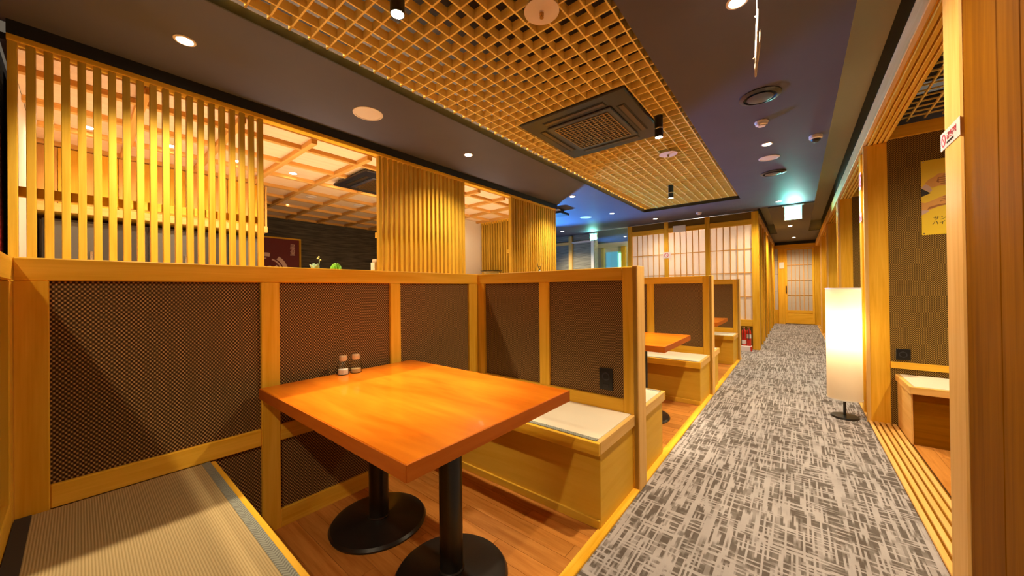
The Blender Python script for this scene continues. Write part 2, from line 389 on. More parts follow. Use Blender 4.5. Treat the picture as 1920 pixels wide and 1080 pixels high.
def tube(name, parent, pts, radii, mat, seg=8):
    """round bar through pts (world), radius per point"""
    c = Vector(pts[0]); bm = bmesh.new(); prev = None
    if not isinstance(radii, (list, tuple)): radii = [radii] * len(pts)
    P = [Vector(p) - c for p in pts]
    for i, p in enumerate(P):
        d = (P[min(i + 1, len(P) - 1)] - P[max(i - 1, 0)]).normalized()
        s = Vector((0, 0, 1)) if abs(d.z) < 0.9 else Vector((1, 0, 0))
        a = d.cross(s).normalized(); b = d.cross(a).normalized()
        ring = [bm.verts.new(p + radii[i] * (math.cos(2 * math.pi * k / seg) * a + math.sin(2 * math.pi * k / seg) * b)) for k in range(seg)]
        if prev:
            for k in range(seg): bm.faces.new((prev[k], prev[(k + 1) % seg], ring[(k + 1) % seg], ring[k]))
        else: bm.faces.new(ring[::-1])
        prev = ring
    bm.faces.new(prev); bmesh.ops.recalc_face_normals(bm, faces=bm.faces)
    me = bpy.data.meshes.new(name); bm.to_mesh(me); bm.free(); me.materials.append(M[mat])
    for p in me.polygons: p.use_smooth = True
    return link(name, me, parent, c)
def plate(name, parent, loc, pts, thick, mat, facing):
    """flat outline pts (u right, v up) of given thickness; facing '-Y', '+X', '-X'"""
    bm = bmesh.new()
    def w(u, v, d):
        if facing == '-Y': return (u, d, v)
        if facing == '+X': return (-d, u, v)
        if facing == '-X': return (d, -u, v)
    fr = [bm.verts.new(w(u, v, 0)) for u, v in pts]; bk = [bm.verts.new(w(u, v, thick)) for u, v in pts]
    bm.faces.new(fr); bm.faces.new(bk[::-1])
    n = len(pts)
    for i in range(n): bm.faces.new((fr[i], bk[i], bk[(i + 1) % n], fr[(i + 1) % n]))
    bmesh.ops.recalc_face_normals(bm, faces=bm.faces)
    me = bpy.data.meshes.new(name); bm.to_mesh(me); bm.free(); me.materials.append(M[mat])
    return link(name, me, parent, loc)
def lettering(name, parent, loc, body, size, mat, facing, align='LEFT', shear=0.0, space=1.0):
    cu = bpy.data.curves.new('txt', 'FONT'); cu.body = body; cu.size = size; cu.align_x = align
    cu.extrude = 0.0006; cu.shear = shear; cu.space_line = space
    t = bpy.data.objects.new('txt', cu); COL.objects.link(t)
    bpy.context.view_layer.update()
    me = bpy.data.meshes.new_from_object(t.evaluated_get(bpy.context.evaluated_depsgraph_get()))
    bpy.data.objects.remove(t)
    rot = {'-Y': Matrix(((1, 0, 0), (0, 0, -1), (0, 1, 0))), '+X': Matrix(((0, 0, 1), (1, 0, 0), (0, 1, 0))), '-X': Matrix(((0, 0, -1), (-1, 0, 0), (0, 1, 0)))}[facing]
    me.transform(rot.to_4x4()); me.materials.clear(); me.materials.append(M[mat])
    return link(name, me, parent, loc)
def lamp_light(parent, loc, power, kind='SPOT', angle=110, blend=0.6, radius=0.03, col=WARM, aim=None):
    l = bpy.data.lights.new('lamp_light', kind); l.energy = power; l.color = col
    l.shadow_soft_size = radius
    if kind == 'SPOT': l.spot_size = math.radians(angle); l.spot_blend = blend
    o = bpy.data.objects.new('lamp_light', l); COL.objects.link(o)
    o.parent = parent; o.location = Vector(loc) - wl(parent)
    if aim is not None:
        o.rotation_euler = (Vector(aim) - Vector(loc)).to_track_quat('-Z', 'Y').to_euler()
    return o

ZC = 2.65          # hall ceiling
XE = -0.73         # aisle end of the booths
XW = -2.04         # booth back wall face
XR = 0.477         # right wall face
# ------------------------------------------------------------------ floors
fl = box('floor', None, -8.0, 3.0, -3.0, 15.0, -0.10, 0.0, 'carpet')
fl.location = (0, 0, 0)
me = box_mesh(11.0, 18.0, 0.10, 'carpet').copy(); me.transform(Matrix.Translation((-2.5, 6.0, -0.05))); fl.data = me
tag(fl, 'grey-beige carpet with woven crosshatch pattern along the aisle', 'floor', kind='structure')
def plank_floor(label, x0, x1, y0, y1, along='X', pw=0.092, pl=0.92, kindname='wood_floor'):
    t = thing(kindname, label, 'floor', ((x0 + x1) / 2, (y0 + y1) / 2, 0), kind='structure')
    box('underlay', t, x0, x1, y0, y1, 0.0, 0.006, 'black')
    r = 0
    if along == 'X':
        y = y0
        while y < y1 - 0.01:
            e = min(y + pw, y1); x = x0 - (r % 3) * pl / 3
            while x < x1 - 0.01:
                a, b = max(x, x0), min(x + pl, x1)
                if b - a > 0.03: box('plank', t, a + 0.0008, b - 0.0008, y + 0.0008, e - 0.0008, 0.004, 0.012, 'floor_wood')
                x += pl
            y += pw; r += 1
    else:
        x = x0
        while x < x1 - 0.01:
            e = min(x + pw, x1); y = y0 - (r % 3) * pl / 3
            while y < y1 - 0.01:
                a, b = max(y, y0), min(y + pl, y1)
                if b - a > 0.03: box('plank', t, x + 0.0008, e - 0.0008, a + 0.0008, b - 0.0008, 0.004, 0.012, 'floor_wood')
                y += pl
            x += pw; r += 1
    return t
plank_floor('reddish brown wood plank floor of the nearest booth under the table', -2.04, -0.78, 0.34, 1.66)
plank_floor('wood plank floor of the second booth beyond the first partition', -2.04, -0.78, 2.62, 3.98)
plank_floor('wood plank floor of the third booth before the far partition', -2.04, -0.78, 4.95, 6.36)
plank_floor('wood plank floor inside the side room behind the sliding track', 0.66, 2.2, 2.2, 3.95, 'Y')
e = box('trim_1', None, -0.78, XE, -0.30, 7.0, 0.0, 0.016, 'pine', 0.003)
tag(e, 'long wooden edging strip between booth floors and carpet', 'trim', kind='structure')

# ------------------------------------------------------------------ ceiling of the hall
def cell_ceiling():
    r = []
    # around the lattice well (-2.25..-0.70, -1.0..6.82) and the right trough (0.256..0.50)
    r.append((-3.24, -2.25, -3.0, 5.22, ZC, ZC + 0.06))
    r.append((-2.25, -0.70, -3.0, -1.0, ZC, ZC + 0.06))
    r.append((-0.70, 0.256, -3.0, 6.82, ZC, ZC + 0.06))
    r.append((-7.5, -2.25, 5.22, 6.82, ZC, ZC + 0.06))
    r.append((-7.5, -0.55, 6.82, 15.0, ZC, ZC + 0.06))
    r.append((-0.55, 0.256, 6.82, 7.93, ZC, ZC + 0.06))
    return r
c = boxes('ceiling', None, cell_ceiling() + [(-7.5, -3.24, -3.0, -0.30, ZC, ZC + 0.06)], 'ceil')
tag(c, 'dark plum painted ceiling over booths and aisle', 'ceiling', kind='structure')
c = boxes('ceiling', None, [(-0.39, 0.256, 7.93, 11.9, ZC - 0.015, ZC + 0.05), (-0.56, 0.256, 11.9, 14.3, ZC - 0.015, ZC + 0.05), (0.256, 2.2, 11.9, 14.3, ZC - 0.015, ZC + 0.05)], 'ceil_corr')
tag(c, 'dark corridor ceiling beyond the green exit sign', 'ceiling', kind='structure')
c = boxes('ceiling', None, [(0.256, 0.52, -3.0, 11.9, 2.90, 2.94), (0.256, 0.27, -3.0, 11.9, ZC + 0.06, 2.90), (0.256, 0.52, 11.9, 11.93, ZC, 2.94)], 'trough')
tag(c, 'olive lit ceiling trough along the right wall', 'ceiling', kind='structure')
c = boxes('ceiling', None, [(-0.60, -0.39, 8.15, 11.9, 2.90, 2.94), (-0.405, -0.39, 8.15, 11.9, ZC + 0.05, 2.90), (-0.60, -0.39, 11.9, 11.93, ZC, 2.94)], 'trough')
tag(c, 'olive lit ceiling trough along the left corridor wall', 'ceiling', kind='structure')
c = boxes('ceiling', None, [(-2.40, -0.55, -1.15, 6.97, 2.94, 3.0), (-2.40, -2.37, -1.15, 6.97, ZC + 0.06, 2.94), (-0.58, -0.55, -1.15, 6.97, ZC + 0.06, 2.94), (-2.37, -0.58, 6.94, 6.97, ZC + 0.06, 2.94), (-2.37, -0.58, -1.15, -1.12, ZC + 0.06, 2.94)], 'void')
tag(c, 'dark void above the wooden ceiling lattice', 'ceiling', kind='structure')
c = boxes('trim_2', None, [(-2.256, -2.246, -1.0, 6.82, ZC - 0.002, ZC + 0.055), (-2.256, -0.694, 6.816, 6.826, ZC - 0.002, ZC + 0.05)], 'black')
tag(c, 'black edging around the ceiling lattice well', 'trim', kind='structure')

# lattice
lat = thing('ceiling_lattice', 'large pine lattice set into the dark ceiling above the booths', 'lattice', (-1.475, 2.9, 2.70))
PX, PY = 0.1033, 0.1040
x = -0.755
while x > -2.25:
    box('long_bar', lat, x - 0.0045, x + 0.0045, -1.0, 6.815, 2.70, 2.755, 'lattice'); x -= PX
y = 1.806 - PY * 26
while y < 6.81:
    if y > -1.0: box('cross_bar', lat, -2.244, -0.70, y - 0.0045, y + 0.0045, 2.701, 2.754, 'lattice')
    y += PY

ls = thing('led_strip', 'warm LED strip hidden in the edge of the lattice well', 'light strip', (-1.475, 3.0, 2.71))
for nm, x0, x1, y0, y1 in (('left', -2.335, -2.305, -0.98, 6.80), ('near', -2.23, -0.72, -1.10, -1.07), ('far', -2.23, -0.72, 6.870, 6.90)):  # near strip is out of view, added to brighten the lattice
    box('strip', ls, x0, x1, y0, y1, 2.711, 2.720, 'led')

# ------------------------------------------------------------------ walls enclosing the place
c = boxes('wall_front', None, [(-8.0, 3.0, -3.1, -3.0, 0, 3.0)], 'plaster'); tag(c, 'cream wall behind the viewpoint', 'wall', kind='structure')
c = box('wall_left', None, -7.20, -7.05, -3.0, 8.45, 0, 2.9, 'stone', 0, 'panel'); tag(c, 'dark slate strip wall at the back of the kitchen', 'wall', kind='structure')

# ------------------------------------------------------------------ booth partitions
def frame_partition_x(label, yf, th=0.12, x0=-2.04, x1=XE, low=False, group='booth partitions across the aisle'):
    """partition running along X, faces at yf and yf+th, pale end post at the aisle"""
    t = thing('booth_partition', label, 'partition', ((x0 + x1) / 2, yf + th / 2, 0), group)
    y0, y1 = yf, yf + th
    box('end_post', t, x1 - 0.09, x1, y0, y1, 0.0, 1.33, 'pine', 0.004)
    box('edge_strip', t, x1 - 0.03, x1 + 0.003, y0 - 0.0, y1 + 0.0, 0.002, 1.334, 'pine_end', 0.003)
    box('wall_post', t, x0, x0 + 0.07, y0, y1, 0.0, 1.25, 'pine', 0.003)
    box('middle_post', t, -1.435, -1.352, y0 + 0.004, y1 - 0.004, 0.45, 1.25, 'pine', 0.003)
    box('top_rail', t, x0, x1 - 0.09, y0, y1, 1.25, 1.33, 'pine', 0.004)
    box('bottom_rail', t, x0 + 0.07, x1 - 0.09, y0, y1, 0.40, 0.528, 'pine', 0.003)
    for a, b in ((x0 + 0.07, -1.435), (-1.352, x1 - 0.09)):
        box('woven_panel', t, a, b, y0 + 0.02, y1 - 0.02, 0.528, 1.25, 'weave', 0, 'panel')
    box('core_panel', t, x0 + 0.07, x1 - 0.09, y0 + 0.01, y1 - 0.01, 0.0, 0.40, 'bench')
    return t
frame_partition_x('nearest cross partition with woven brown panels and black outlet', 2.07)
frame_partition_x('second cross partition behind the second booth table', 4.40)
frame_partition_x('farthest cross partition in front of the shoji wall', 6.78)
frame_partition_x('woven partition at left picture edge behind the tatami bench', -0.26)
def back_partition(label, ya, yb, posts, group='booth back walls'):
    t = thing('booth_back_wall', label, 'partition', (XW - 0.05, (ya + yb) / 2, 0), group)
    x0, x1 = XW - 0.10, XW
    box('top_rail', t, x0, x1, ya, yb, 1.25, 1.33, 'pine', 0.004)
    for a, b in posts: box('post', t, x0, x1, a, b, 0.0, 1.25, 'pine', 0.003)
    for (p, q) in zip(posts, posts[1:]):
        a, b = p[1], q[0]
        box('middle_rail', t, x0, x1 - 0.002, a, b, 0.449, 0.531, 'pine', 0.003)
        box('skirting_rail', t, x0, x1 - 0.002, a, b, 0.0, 0.10, 'pine', 0.003)
        box('woven_panel', t, x0 + 0.015, x1 - 0.018, a, b, 0.531, 1.25, 'weave', 0, 'panel')
        box('lower_woven_panel', t, x0 + 0.015, x1 - 0.018, a, b, 0.10, 0.449, 'weave', 0, 'panel')
    return t
back_partition('tall woven back wall of the nearest booth beside the table', -0.14, 2.07, [(-0.14, -0.065), (0.563, 0.643), (1.27, 1.345), (1.97, 2.068)])
back_partition('back wall of the second booth behind the nearest partition', 2.07, 4.52, [(2.072, 2.26), (2.87, 2.95), (3.58, 3.66), (4.33, 4.518)])
back_partition('back wall of the far third booth', 4.52, 6.90, [(4.522, 4.60), (5.25, 5.33), (6.0, 6.08), (6.70, 6.898)])

# ------------------------------------------------------------------ benches
def bench(label, ya, yb, front, x0=-2.035, x1=-0.765, mat='tatami_pale', dark=False, group='tatami topped booth benches'):
    """front: '-Y' or '+Y' is the side people sit on; top 0.45"""
    t = thing('booth_bench', label, 'bench', ((x0 + x1) / 2, (ya + yb) / 2, 0), group)
    s = 0.04
    fa, fb = (ya + s, yb) if front == '-Y' else (ya, yb - s)
    box('bench_base', t, x0, x1, fa, fb, 0.012, 0.385, 'bench', 0.003)
    # frame of the seat around the mat
    e = 0.02
    if front == '-Y':
        box('front_nosing', t, x0, x1 + 0.012, ya, ya + e, 0.385, 0.449, 'pine', 0.003)
        m0, m1 = ya + e, yb
        kb = (ya + 0.028, ya + s)
    else:
        box('front_nosing', t, x0, x1 + 0.012, yb - e, yb, 0.385, 0.449, 'pine', 0.003)
        m0, m1 = ya, yb - e
        kb = (yb - s, yb - 0.028)
    box('end_nosing', t, x1 - 0.012, x1 + 0.012, m0, m1, 0.385, 0.449, 'pine_end', 0.003)
    box('seat_board', t, x0, x1 - 0.012, m0, m1, 0.385, 0.425, 'bench')
    box('kick_strip', t, x0, x1 - 0.002, kb[0], kb[1], 0.012, 0.055, 'bench', 0.002)
    mt = box('tatami_mat', t, x0, x1 - 0.012, m0, m1, 0.425, 0.4505, mat, 0, 'x')
    bw = 0.028
    if front == '-Y': box('mat_border', mt, x0, x1 - 0.012, m0, m0 + bw, 0.430, 0.4520, 'border')
    else: box('mat_border', mt, x0, x1 - 0.012, m1 - bw, m1, 0.430, 0.4520, 'border')
    if dark: box('mat_border', mt, x0, x1 - 0.012, m0, m0 + 0.035, 0.430, 0.4520, 'border_dark')
    return t
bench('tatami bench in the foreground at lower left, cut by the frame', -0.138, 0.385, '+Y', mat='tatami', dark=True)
bench('white matted bench under the black outlet beside the nearest table', 1.58, 2.07, '-Y')
bench('bench backing onto the nearest partition from the second booth', 2.192, 2.69, '+Y')
bench('bench of the second booth against the second partition', 3.90, 4.398, '-Y')
bench('bench backing onto the second partition from the third booth', 4.522, 5.02, '+Y')
bench('farthest bench against the last partition before the shoji', 6.28, 6.778, '-Y')

# ------------------------------------------------------------------ tables
def table(label, yc):
    t = thing('booth_table', label, 'table', (-1.41, yc, 0.012), 'reddish booth tables')
    box('table_top', t, -2.010, -0.808, yc - 0.428, yc + 0.428, 0.690, 0.740, 'table', 0.0025)
    x0, x1, y0, y1 = -2.010, -0.808, yc - 0.428, yc + 0.428
    for a in ((x0, x1, y0 - 0.0025, y0 + 0.001), (x0, x1, y1 - 0.001, y1 + 0.0025), (x1 - 0.001, x1 + 0.0025, y0, y1), (x0 - 0.0025, x0 + 0.001, y0, y1)):
        box('edge_band', t, *a, 0.6915, 0.7385, 'table_edge')
    for xc in (-1.69, -1.13):
        lathe('base_plate', t, (xc, yc, 0.012), [(0, 0), (0.232, 0), (0.235, 0.010), (0.226, 0.022), (0.20, 0.028), (0.062, 0.034), (0.058, 0.036), (0, 0.036)], 'blackmetal', 48)
        col_ = lathe('column', t, (xc, yc, 0.046), [(0, 0), (0.054, 0), (0.054, 0.006), (0.048, 0.010), (0.048, 0.630), (0, 0.630)], 'blackmetal', 32)
        box('mounting_plate', t, xc - 0.15, xc + 0.15, yc - 0.15, yc + 0.15, 0.676, 0.690, 'blackmetal')
    return t
table('square reddish wood table in the nearest booth holding two shakers', 0.973)
table('reddish wood table of the second booth behind the partition post', 3.31)
table('farthest reddish table partly hidden in the third booth', 5.66)

# shakers
def shaker(label, x, y, fill, fm):
    t = thing('glass_shaker', label, 'shaker', (x, y, 0.7405), 'table shakers')
    z = 0.7405
    lathe('contents', t, (x, y, z + 0.003), [(0, 0), (0.026, 0), (0.026, fill), (0, fill + 0.003)], fm, 24)
    lathe('glass_jar', t, (x, y, z), [(0, 0), (0.029, 0), (0.030, 0.004), (0.030, 0.046), (0.026, 0.066), (0.0205, 0.078), (0.0195, 0.078), (0.025, 0.064), (0.0285, 0.044), (0.0285, 0.005), (0, 0.003)], 'glass', 24)
    lathe('cap', t, (x, y, z + 0.076), [(0.0195, 0), (0.0208, 0.001), (0.0208, 0.022), (0.0185, 0.027), (0.006, 0.028), (0, 0.028)], 'cap', 24)
    return t
shaker('glass shaker half full of white salt, left of the pair', -1.965, 0.925, 0.026, 'salt')
shaker('glass shaker with tan seasoning, right of the pair', -1.955, 0.993, 0.020, 'pepper')

# outlets
def outlet(label, xc, yf, zc, w, h):
    t = thing('power_outlet', label, 'outlet', (xc, yf, zc - h / 2), 'black wall outlets')
    box('cover_plate', t, xc - w / 2, xc + w / 2, yf - 0.008, yf, zc - h / 2, zc + h / 2, 'plastic_black', 0.003)
    r = w * 0.28
    for dz in ((h * 0.12,) if h > w * 1.2 else (0.0,)):
        o = lathe('socket_ring', t, (xc, yf - 0.008, zc + dz), [(r, 0), (r, 0.004), (r * 0.82, 0.004), (r * 0.78, -0.004), (0, -0.004)], 'plastic_mid', 24)
        o.rotation_euler = (math.radians(90), 0, 0)
        for s in (-1, 1):
            box('pin_hole', t, xc + s * r * 0.35 - 0.003, xc + s * r * 0.35 + 0.003, yf - 0.0115, yf - 0.008, zc + dz - 0.004, zc + dz + 0.004, 'black')
    if h > w * 1.2:
        box('lower_socket', t, xc - r * 0.8, xc + r * 0.8, yf - 0.011, yf - 0.008, zc - h * 0.36, zc - h * 0.22, 'plastic_dark', 0.002)
    return t
outlet('black double outlet on the woven panel above the white bench', -0.937, 2.09, 0.632, 0.088, 0.138)

# ------------------------------------------------------------------ right wall: sliding-door rooms
YJ = [(2.03, 2.215), (4.375, 4.73), (6.83, 7.20), (9.30, 9.65), (11.75, 12.1)]
wr = thing('wall_right', 'amber timber post and board wall at right of the aisle', 'wall', (XR, 1.0, 0), kind='structure')
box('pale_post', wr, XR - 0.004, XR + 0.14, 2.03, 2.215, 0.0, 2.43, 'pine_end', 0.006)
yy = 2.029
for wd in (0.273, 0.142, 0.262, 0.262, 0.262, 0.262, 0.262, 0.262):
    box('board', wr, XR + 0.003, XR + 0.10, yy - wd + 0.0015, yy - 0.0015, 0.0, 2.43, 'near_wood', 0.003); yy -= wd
wr2 = thing('wall_right', 'row of timber jambs between the side rooms along the aisle', 'wall', (XR, 8.0, 0), kind='structure')
for i, (a, b) in enumerate(YJ[1:]):
    box('jamb_post', wr2, XR, XR + 0.14, a, a + 0.10, 0.0, 2.43, 'pine', 0.004)
    box('jamb_post', wr2, XR, XR + 0.14, b - 0.10, b, 0.0, 2.43, 'pine', 0.004)
    box('corner_bead', wr2, XR - 0.008, XR + 0.018, a - 0.004, a + 0.016, 0.0, 2.43, 'pine_end', 0.002)
    box('infill_board', wr2, XR + 0.02, XR + 0.12, a + 0.10, b - 0.10, 0.0, 2.43, 'pine')
hd = thing('trim_3', 'long timber header above the sliding door openings', 'trim', (XR, 6.0, 2.43), kind='structure')
box('fascia_board', hd, XR - 0.012, XR + 0.016, -1.0, 14.3, 2.44, 2.58, 'pine_end', 0.004)
for k in range(4):
    xs = XR + 0.016 + k * 0.031
    box('header_rail', hd, xs + 0.009, xs + 0.031, -1.0, 14.3, 2.43, 2.47, 'pine', 0.002)
box('header_core', hd, XR + 0.016, XR + 0.14, -1.0, 14.3, 2.452, 2.58, 'pine')
tk = thing('trim_4', 'grooved timber sliding door track on the floor at right', 'trim', (XR, 6.0, 0.0), kind='structure')
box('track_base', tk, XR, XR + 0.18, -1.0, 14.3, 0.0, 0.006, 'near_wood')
for k in range(5):
    xs = XR + k * 0.036
    box('track_rail', tk, xs, xs + 0.024, -1.0, 14.3, 0.004, 0.017, 'pine_end', 0.002)
# black wall above the header
c = box('wall_right', None, 0.505, 0.60, -3.0, 14.3, 2.58, 2.94, 'black'); tag(c, 'black strip of wall above the timber header', 'wall', kind='structure')
# rooms behind the openings
def side_room(i, y_near, y_far, label):
    t = thing('wall_right', label, 'wall', (1.4, y_far, 0), kind='structure')
    xa, xb = XR + 0.14, 2.3
    box('woven_panel', t, xa, xb, y_far, y_far + 0.04, 0.55, 2.445, 'weave_room', 0, 'panel')
    box('panel_rail', t, xa, xb, y_far - 0.012, y_far + 0.04, 0.495, 0.55, 'pine', 0.003)
    box('lower_panel', t, xa, xb, y_far, y_far + 0.04, 0.0, 0.495, 'weave_room', 0, 'panel')
    box('top_beam', t, xa, xb, y_far - 0.02, y_far + 0.06, 2.445, 2.545, 'pine', 0.004)
    box('back_panel', t, xb, xb + 0.04, y_near, y_far, 0.0, 2.9, 'weave_room', 0, 'panel')
    box('void_panel', t, xa - 0.02, xb, y_near, y_far, 2.86, 2.90, 'void')
    return t
side_room(0, 2.2, 4.375, 'woven fabric wall of the nearest side room with yellow poster')
side_room(1, 4.73, 6.83, 'woven fabric wall of the second side room behind the lamp')
side_room(2, 7.20, 9.30, 'woven fabric wall of the third side room')
side_room(3, 9.65, 11.75, 'woven fabric wall of the fourth side room')
side_room(4, 12.1, 14.3, 'woven fabric wall of the last side room')
rl = thing('ceiling_lattice', 'thin timber grid over the nearest side room at upper right', 'lattice', (1.4, 3.3, 2.60))
x = 0.645
while x < 2.3:
    box('long_bar', rl, x - 0.005, x + 0.005, 2.2, 4.43, 2.585, 2.600, 'lattice'); x += 0.099
y = 2.25
while y < 4.42:
    box('cross_bar', rl, 0.60, 2.3, y - 0.004, y + 0.004, 2.587, 2.598, 'lattice'); y += 0.1045
bn = thing('booth_bench', 'bench inside the side room below the yellow poster', 'bench', (1.3, 4.1, 0), 'tatami topped booth benches')
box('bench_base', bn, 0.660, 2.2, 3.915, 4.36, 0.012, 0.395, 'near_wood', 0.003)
box('end_panel', bn, 0.652, 0.662, 3.905, 4.36, 0.012, 0.395, 'pine_end', 0.002)
box('front_nosing', bn, 0.640, 2.2, 3.865, 3.89, 0.395, 0.449, 'pine_end', 0.003)
box('end_nosing', bn, 0.640, 0.665, 3.89, 4.36, 0.395, 0.449, 'pine_end', 0.003)
box('seat_board', bn, 0.665, 2.2, 3.89, 4.36, 0.395, 0.425, 'bench')
box('tatami_mat', bn, 0.665, 2.2, 3.89, 4.36, 0.425, 0.4505, 'tatami_pale', 0, 'x')
outlet('square black outlet on the woven wall of the side room', 0.690, 4.375, 0.615, 0.086, 0.095)

# poster in the side room
po = thing('wall_poster', 'yellow drink poster with two hands and dark lettering', 'poster', (1.02, 4.37, 1.61))
px0, px1, pz0, pz1, py = 0.806, 1.235, 1.608, 2.217, 4.372
box('paper_sheet', po, px0, px1, py - 0.002, py + 0.001, pz0, pz1, 'yellow')
def hand(name, pts, mat, d):
    return plate(name, po, (px0, py - 0.002 - d, pz0), pts, d, mat, '-Y')
plate('dark_wedge', po, (px0, py - 0.0030, pz0), [(0, 0.315), (0.05, 0.338), (0, 0.385)], 0.001, 'ink', '-Y')
hand('cuff_print', [(0, 0.388), (0.022, 0.418), (0.050, 0.392), (0.058, 0.360), (0.045, 0.345)], 'pink', 0.0011)
hand('hand_print', [(0.022, 0.425), (0.040, 0.450), (0.070, 0.468), (0.095, 0.490), (0.125, 0.488), (0.165, 0.470), (0.185, 0.440), (0.180, 0.405), (0.140, 0.388), (0.095, 0.392), (0.060, 0.380), (0.045, 0.395)], 'skin', 0.0013)
hand('knuckle_shade', [(0.082, 0.425), (0.090, 0.458), (0.120, 0.474), (0.165, 0.462), (0.176, 0.420), (0.150, 0.402), (0.105, 0.405)], 'skin2', 0.0016)
for k in range(4):
    v = 0.409 + k * 0.0165
    hand('finger_print', [(0.096, v), (0.150, v + 0.001), (0.170, v + 0.004), (0.170, v + 0.010), (0.150, v + 0.012), (0.094, v + 0.010)], 'skin', 0.0020)
hand('cuff_print', [(0, 0.165), (0.040, 0.190), (0.030, 0.215), (0, 0.225)], 'pink', 0.0011)
hand('hand_print', [(0, 0.205), (0.040, 0.200), (0.085, 0.222), (0.130, 0.232), (0.190, 0.250), (0.215, 0.285), (0.195, 0.318), (0.150, 0.318), (0.105, 0.302), (0.060, 0.278), (0.020, 0.262), (0, 0.270)], 'skin', 0.0013)
hand('hand_shade', [(0.030, 0.205), (0.085, 0.224), (0.135, 0.234), (0.150, 0.246), (0.090, 0.240), (0.040, 0.226)], 'skin2', 0.0016)
for k in range(3):
    v = 0.262 + k * 0.017; u0 = 0.098 + k * 0.008
    hand('finger_gap', [(u0, v), (u0 + 0.06, v + 0.012), (u0 + 0.09, v + 0.015), (u0 + 0.09, v + 0.018), (u0 + 0.058, v + 0.016), (u0, v + 0.005)], 'skin2', 0.0018)
lettering('heading_lettering', po, (px0 + 0.058, py - 0.003, pz0 + 0.118), 'サントリー', 0.036, 'ink', '-Y', shear=0.12)
lettering('heading_lettering', po, (px0 + 0.054, py - 0.003, pz0 + 0.080), 'ハイボール', 0.036, 'ink', '-Y', shear=0.12)
for dx, dz in ((0.012, 0.012), (0.012, 0.597), (0.417, 0.012), (0.417, 0.597)):
    o = lathe('pin', po, (px0 + dx, py - 0.002, pz0 + dz), [(0, 0.004), (0.005, 0.002), (0.005, 0)], 'chrome', 10); o.rotation_euler = (math.radians(90), 0, 0)

# no-smoking stickers
def sticker(label, loc, w, h, facing, text=True):
    t = thing('sticker', label, 'sticker', loc, 'no smoking stickers')
    plate('backing', t, loc, [(0, 0), (w, 0), (w, h), (0, h)], 0.0015, 'sticker', facing)
    d = {'-Y': Vector((0, -0.0012, 0)), '-X': Vector((-0.0012, 0, 0)), '+X': Vector((0.0012, 0, 0))}[facing]
    r = h * 0.36; n = 20
    cxy = (h * 0.55, h * 0.5)
    u = {'-Y': Vector((1, 0, 0)), '-X': Vector((0, -1, 0)), '+X': Vector((0, 1, 0))}[facing]
    for k in range(n):
        a0, a1 = 2 * math.pi * k / n, 2 * math.pi * (k + 1) / n
    ring = []
    outer = [(cxy[0] + r * math.cos(2 * math.pi * k / n), cxy[1] + r * math.sin(2 * math.pi * k / n)) for k in range(n + 1)]
    inner = [(cxy[0] + r * 0.74 * math.cos(2 * math.pi * k / n), cxy[1] + r * 0.74 * math.sin(2 * math.pi * k / n)) for k in range(n, -1, -1)]
    plate('ban_ring', t, Vector(loc) + d, outer + inner, 0.001, 'sticker_red', facing)
    s = r * 0.62
    plate('ban_slash', t, Vector(loc) + d, [(cxy[0] - s, cxy[1] + s * 0.8), (cxy[0] - s * 0.8, cxy[1] + s), (cxy[0] + s, cxy[1] - s * 0.8), (cxy[0] + s * 0.8, cxy[1] - s)], 0.001, 'sticker_red', facing)
    if text:
        lettering('lettering', t, Vector(loc) + d + u * (h * 1.15) + Vector((0, 0, h * 0.42)), '금연구역', h * 0.42, 'sticker_red', facing)
        lettering('small_lettering', t, Vector(loc) + d + u * (h * 1.15) + Vector((0, 0, h * 0.16)), 'NO SMOKING', h * 0.17, 'ink', facing)
    return t
sticker('white and red no smoking sticker on the nearest right post', (XR - 0.0062, 2.252, 1.748), 0.222, 0.070, '-X')
sticker('small no smoking sticker on the shoji wall post', (-2.275, 8.095, 1.85), 0.16, 0.13, '-Y', False)
sticker('narrow no smoking sticker on the jamb above the floor lamp', (XR - 0.002, 4.70, 1.80), 0.12, 0.08, '-X', False)
sticker('upper sticker on the jamb above the floor lamp', (XR - 0.002, 4.70, 2.10), 0.12, 0.16, '-X', False)

# ------------------------------------------------------------------ floor lamp
LX, LY = 0.328, 4.405
fl_ = thing('floor_lamp', 'tall cylindrical white paper floor lamp glowing beside the right wall', 'lamp', (LX, LY, 0.0))
lathe('base', fl_, (LX, LY, 0.0), [(0, 0), (0.098, 0), (0.100, 0.006), (0.096, 0.016), (0.02, 0.020), (0, 0.020)], 'blackmetal', 40)
lathe('pole', fl_, (LX, LY, 0.018), [(0.011, 0), (0.011, 0.40), (0, 0.40)], 'blackmetal', 16)
lathe('shade', fl_, (LX, LY, 0.175), [(0.1215, 0), (0.1215, 1.005)], 'shade', 64)
for z in (0.176, 1.178):
    lathe('shade_ring', fl_, (LX, LY, z), [(0.120, -0.004), (0.1245, -0.004), (0.1245, 0.004), (0.120, 0.004), (0.120, -0.004)], 'offwhite', 48)
lathe('bulb', fl_, (LX, LY, 0.62), [(0, 0), (0.02, 0.0), (0.034, 0.04), (0.034, 0.07), (0, 0.10)], 'offwhite', 20)
lamp_light(fl_, (LX, LY, 0.80), P_LAMP, 'POINT', radius=0.05, col=(1.0, 0.84, 0.58))

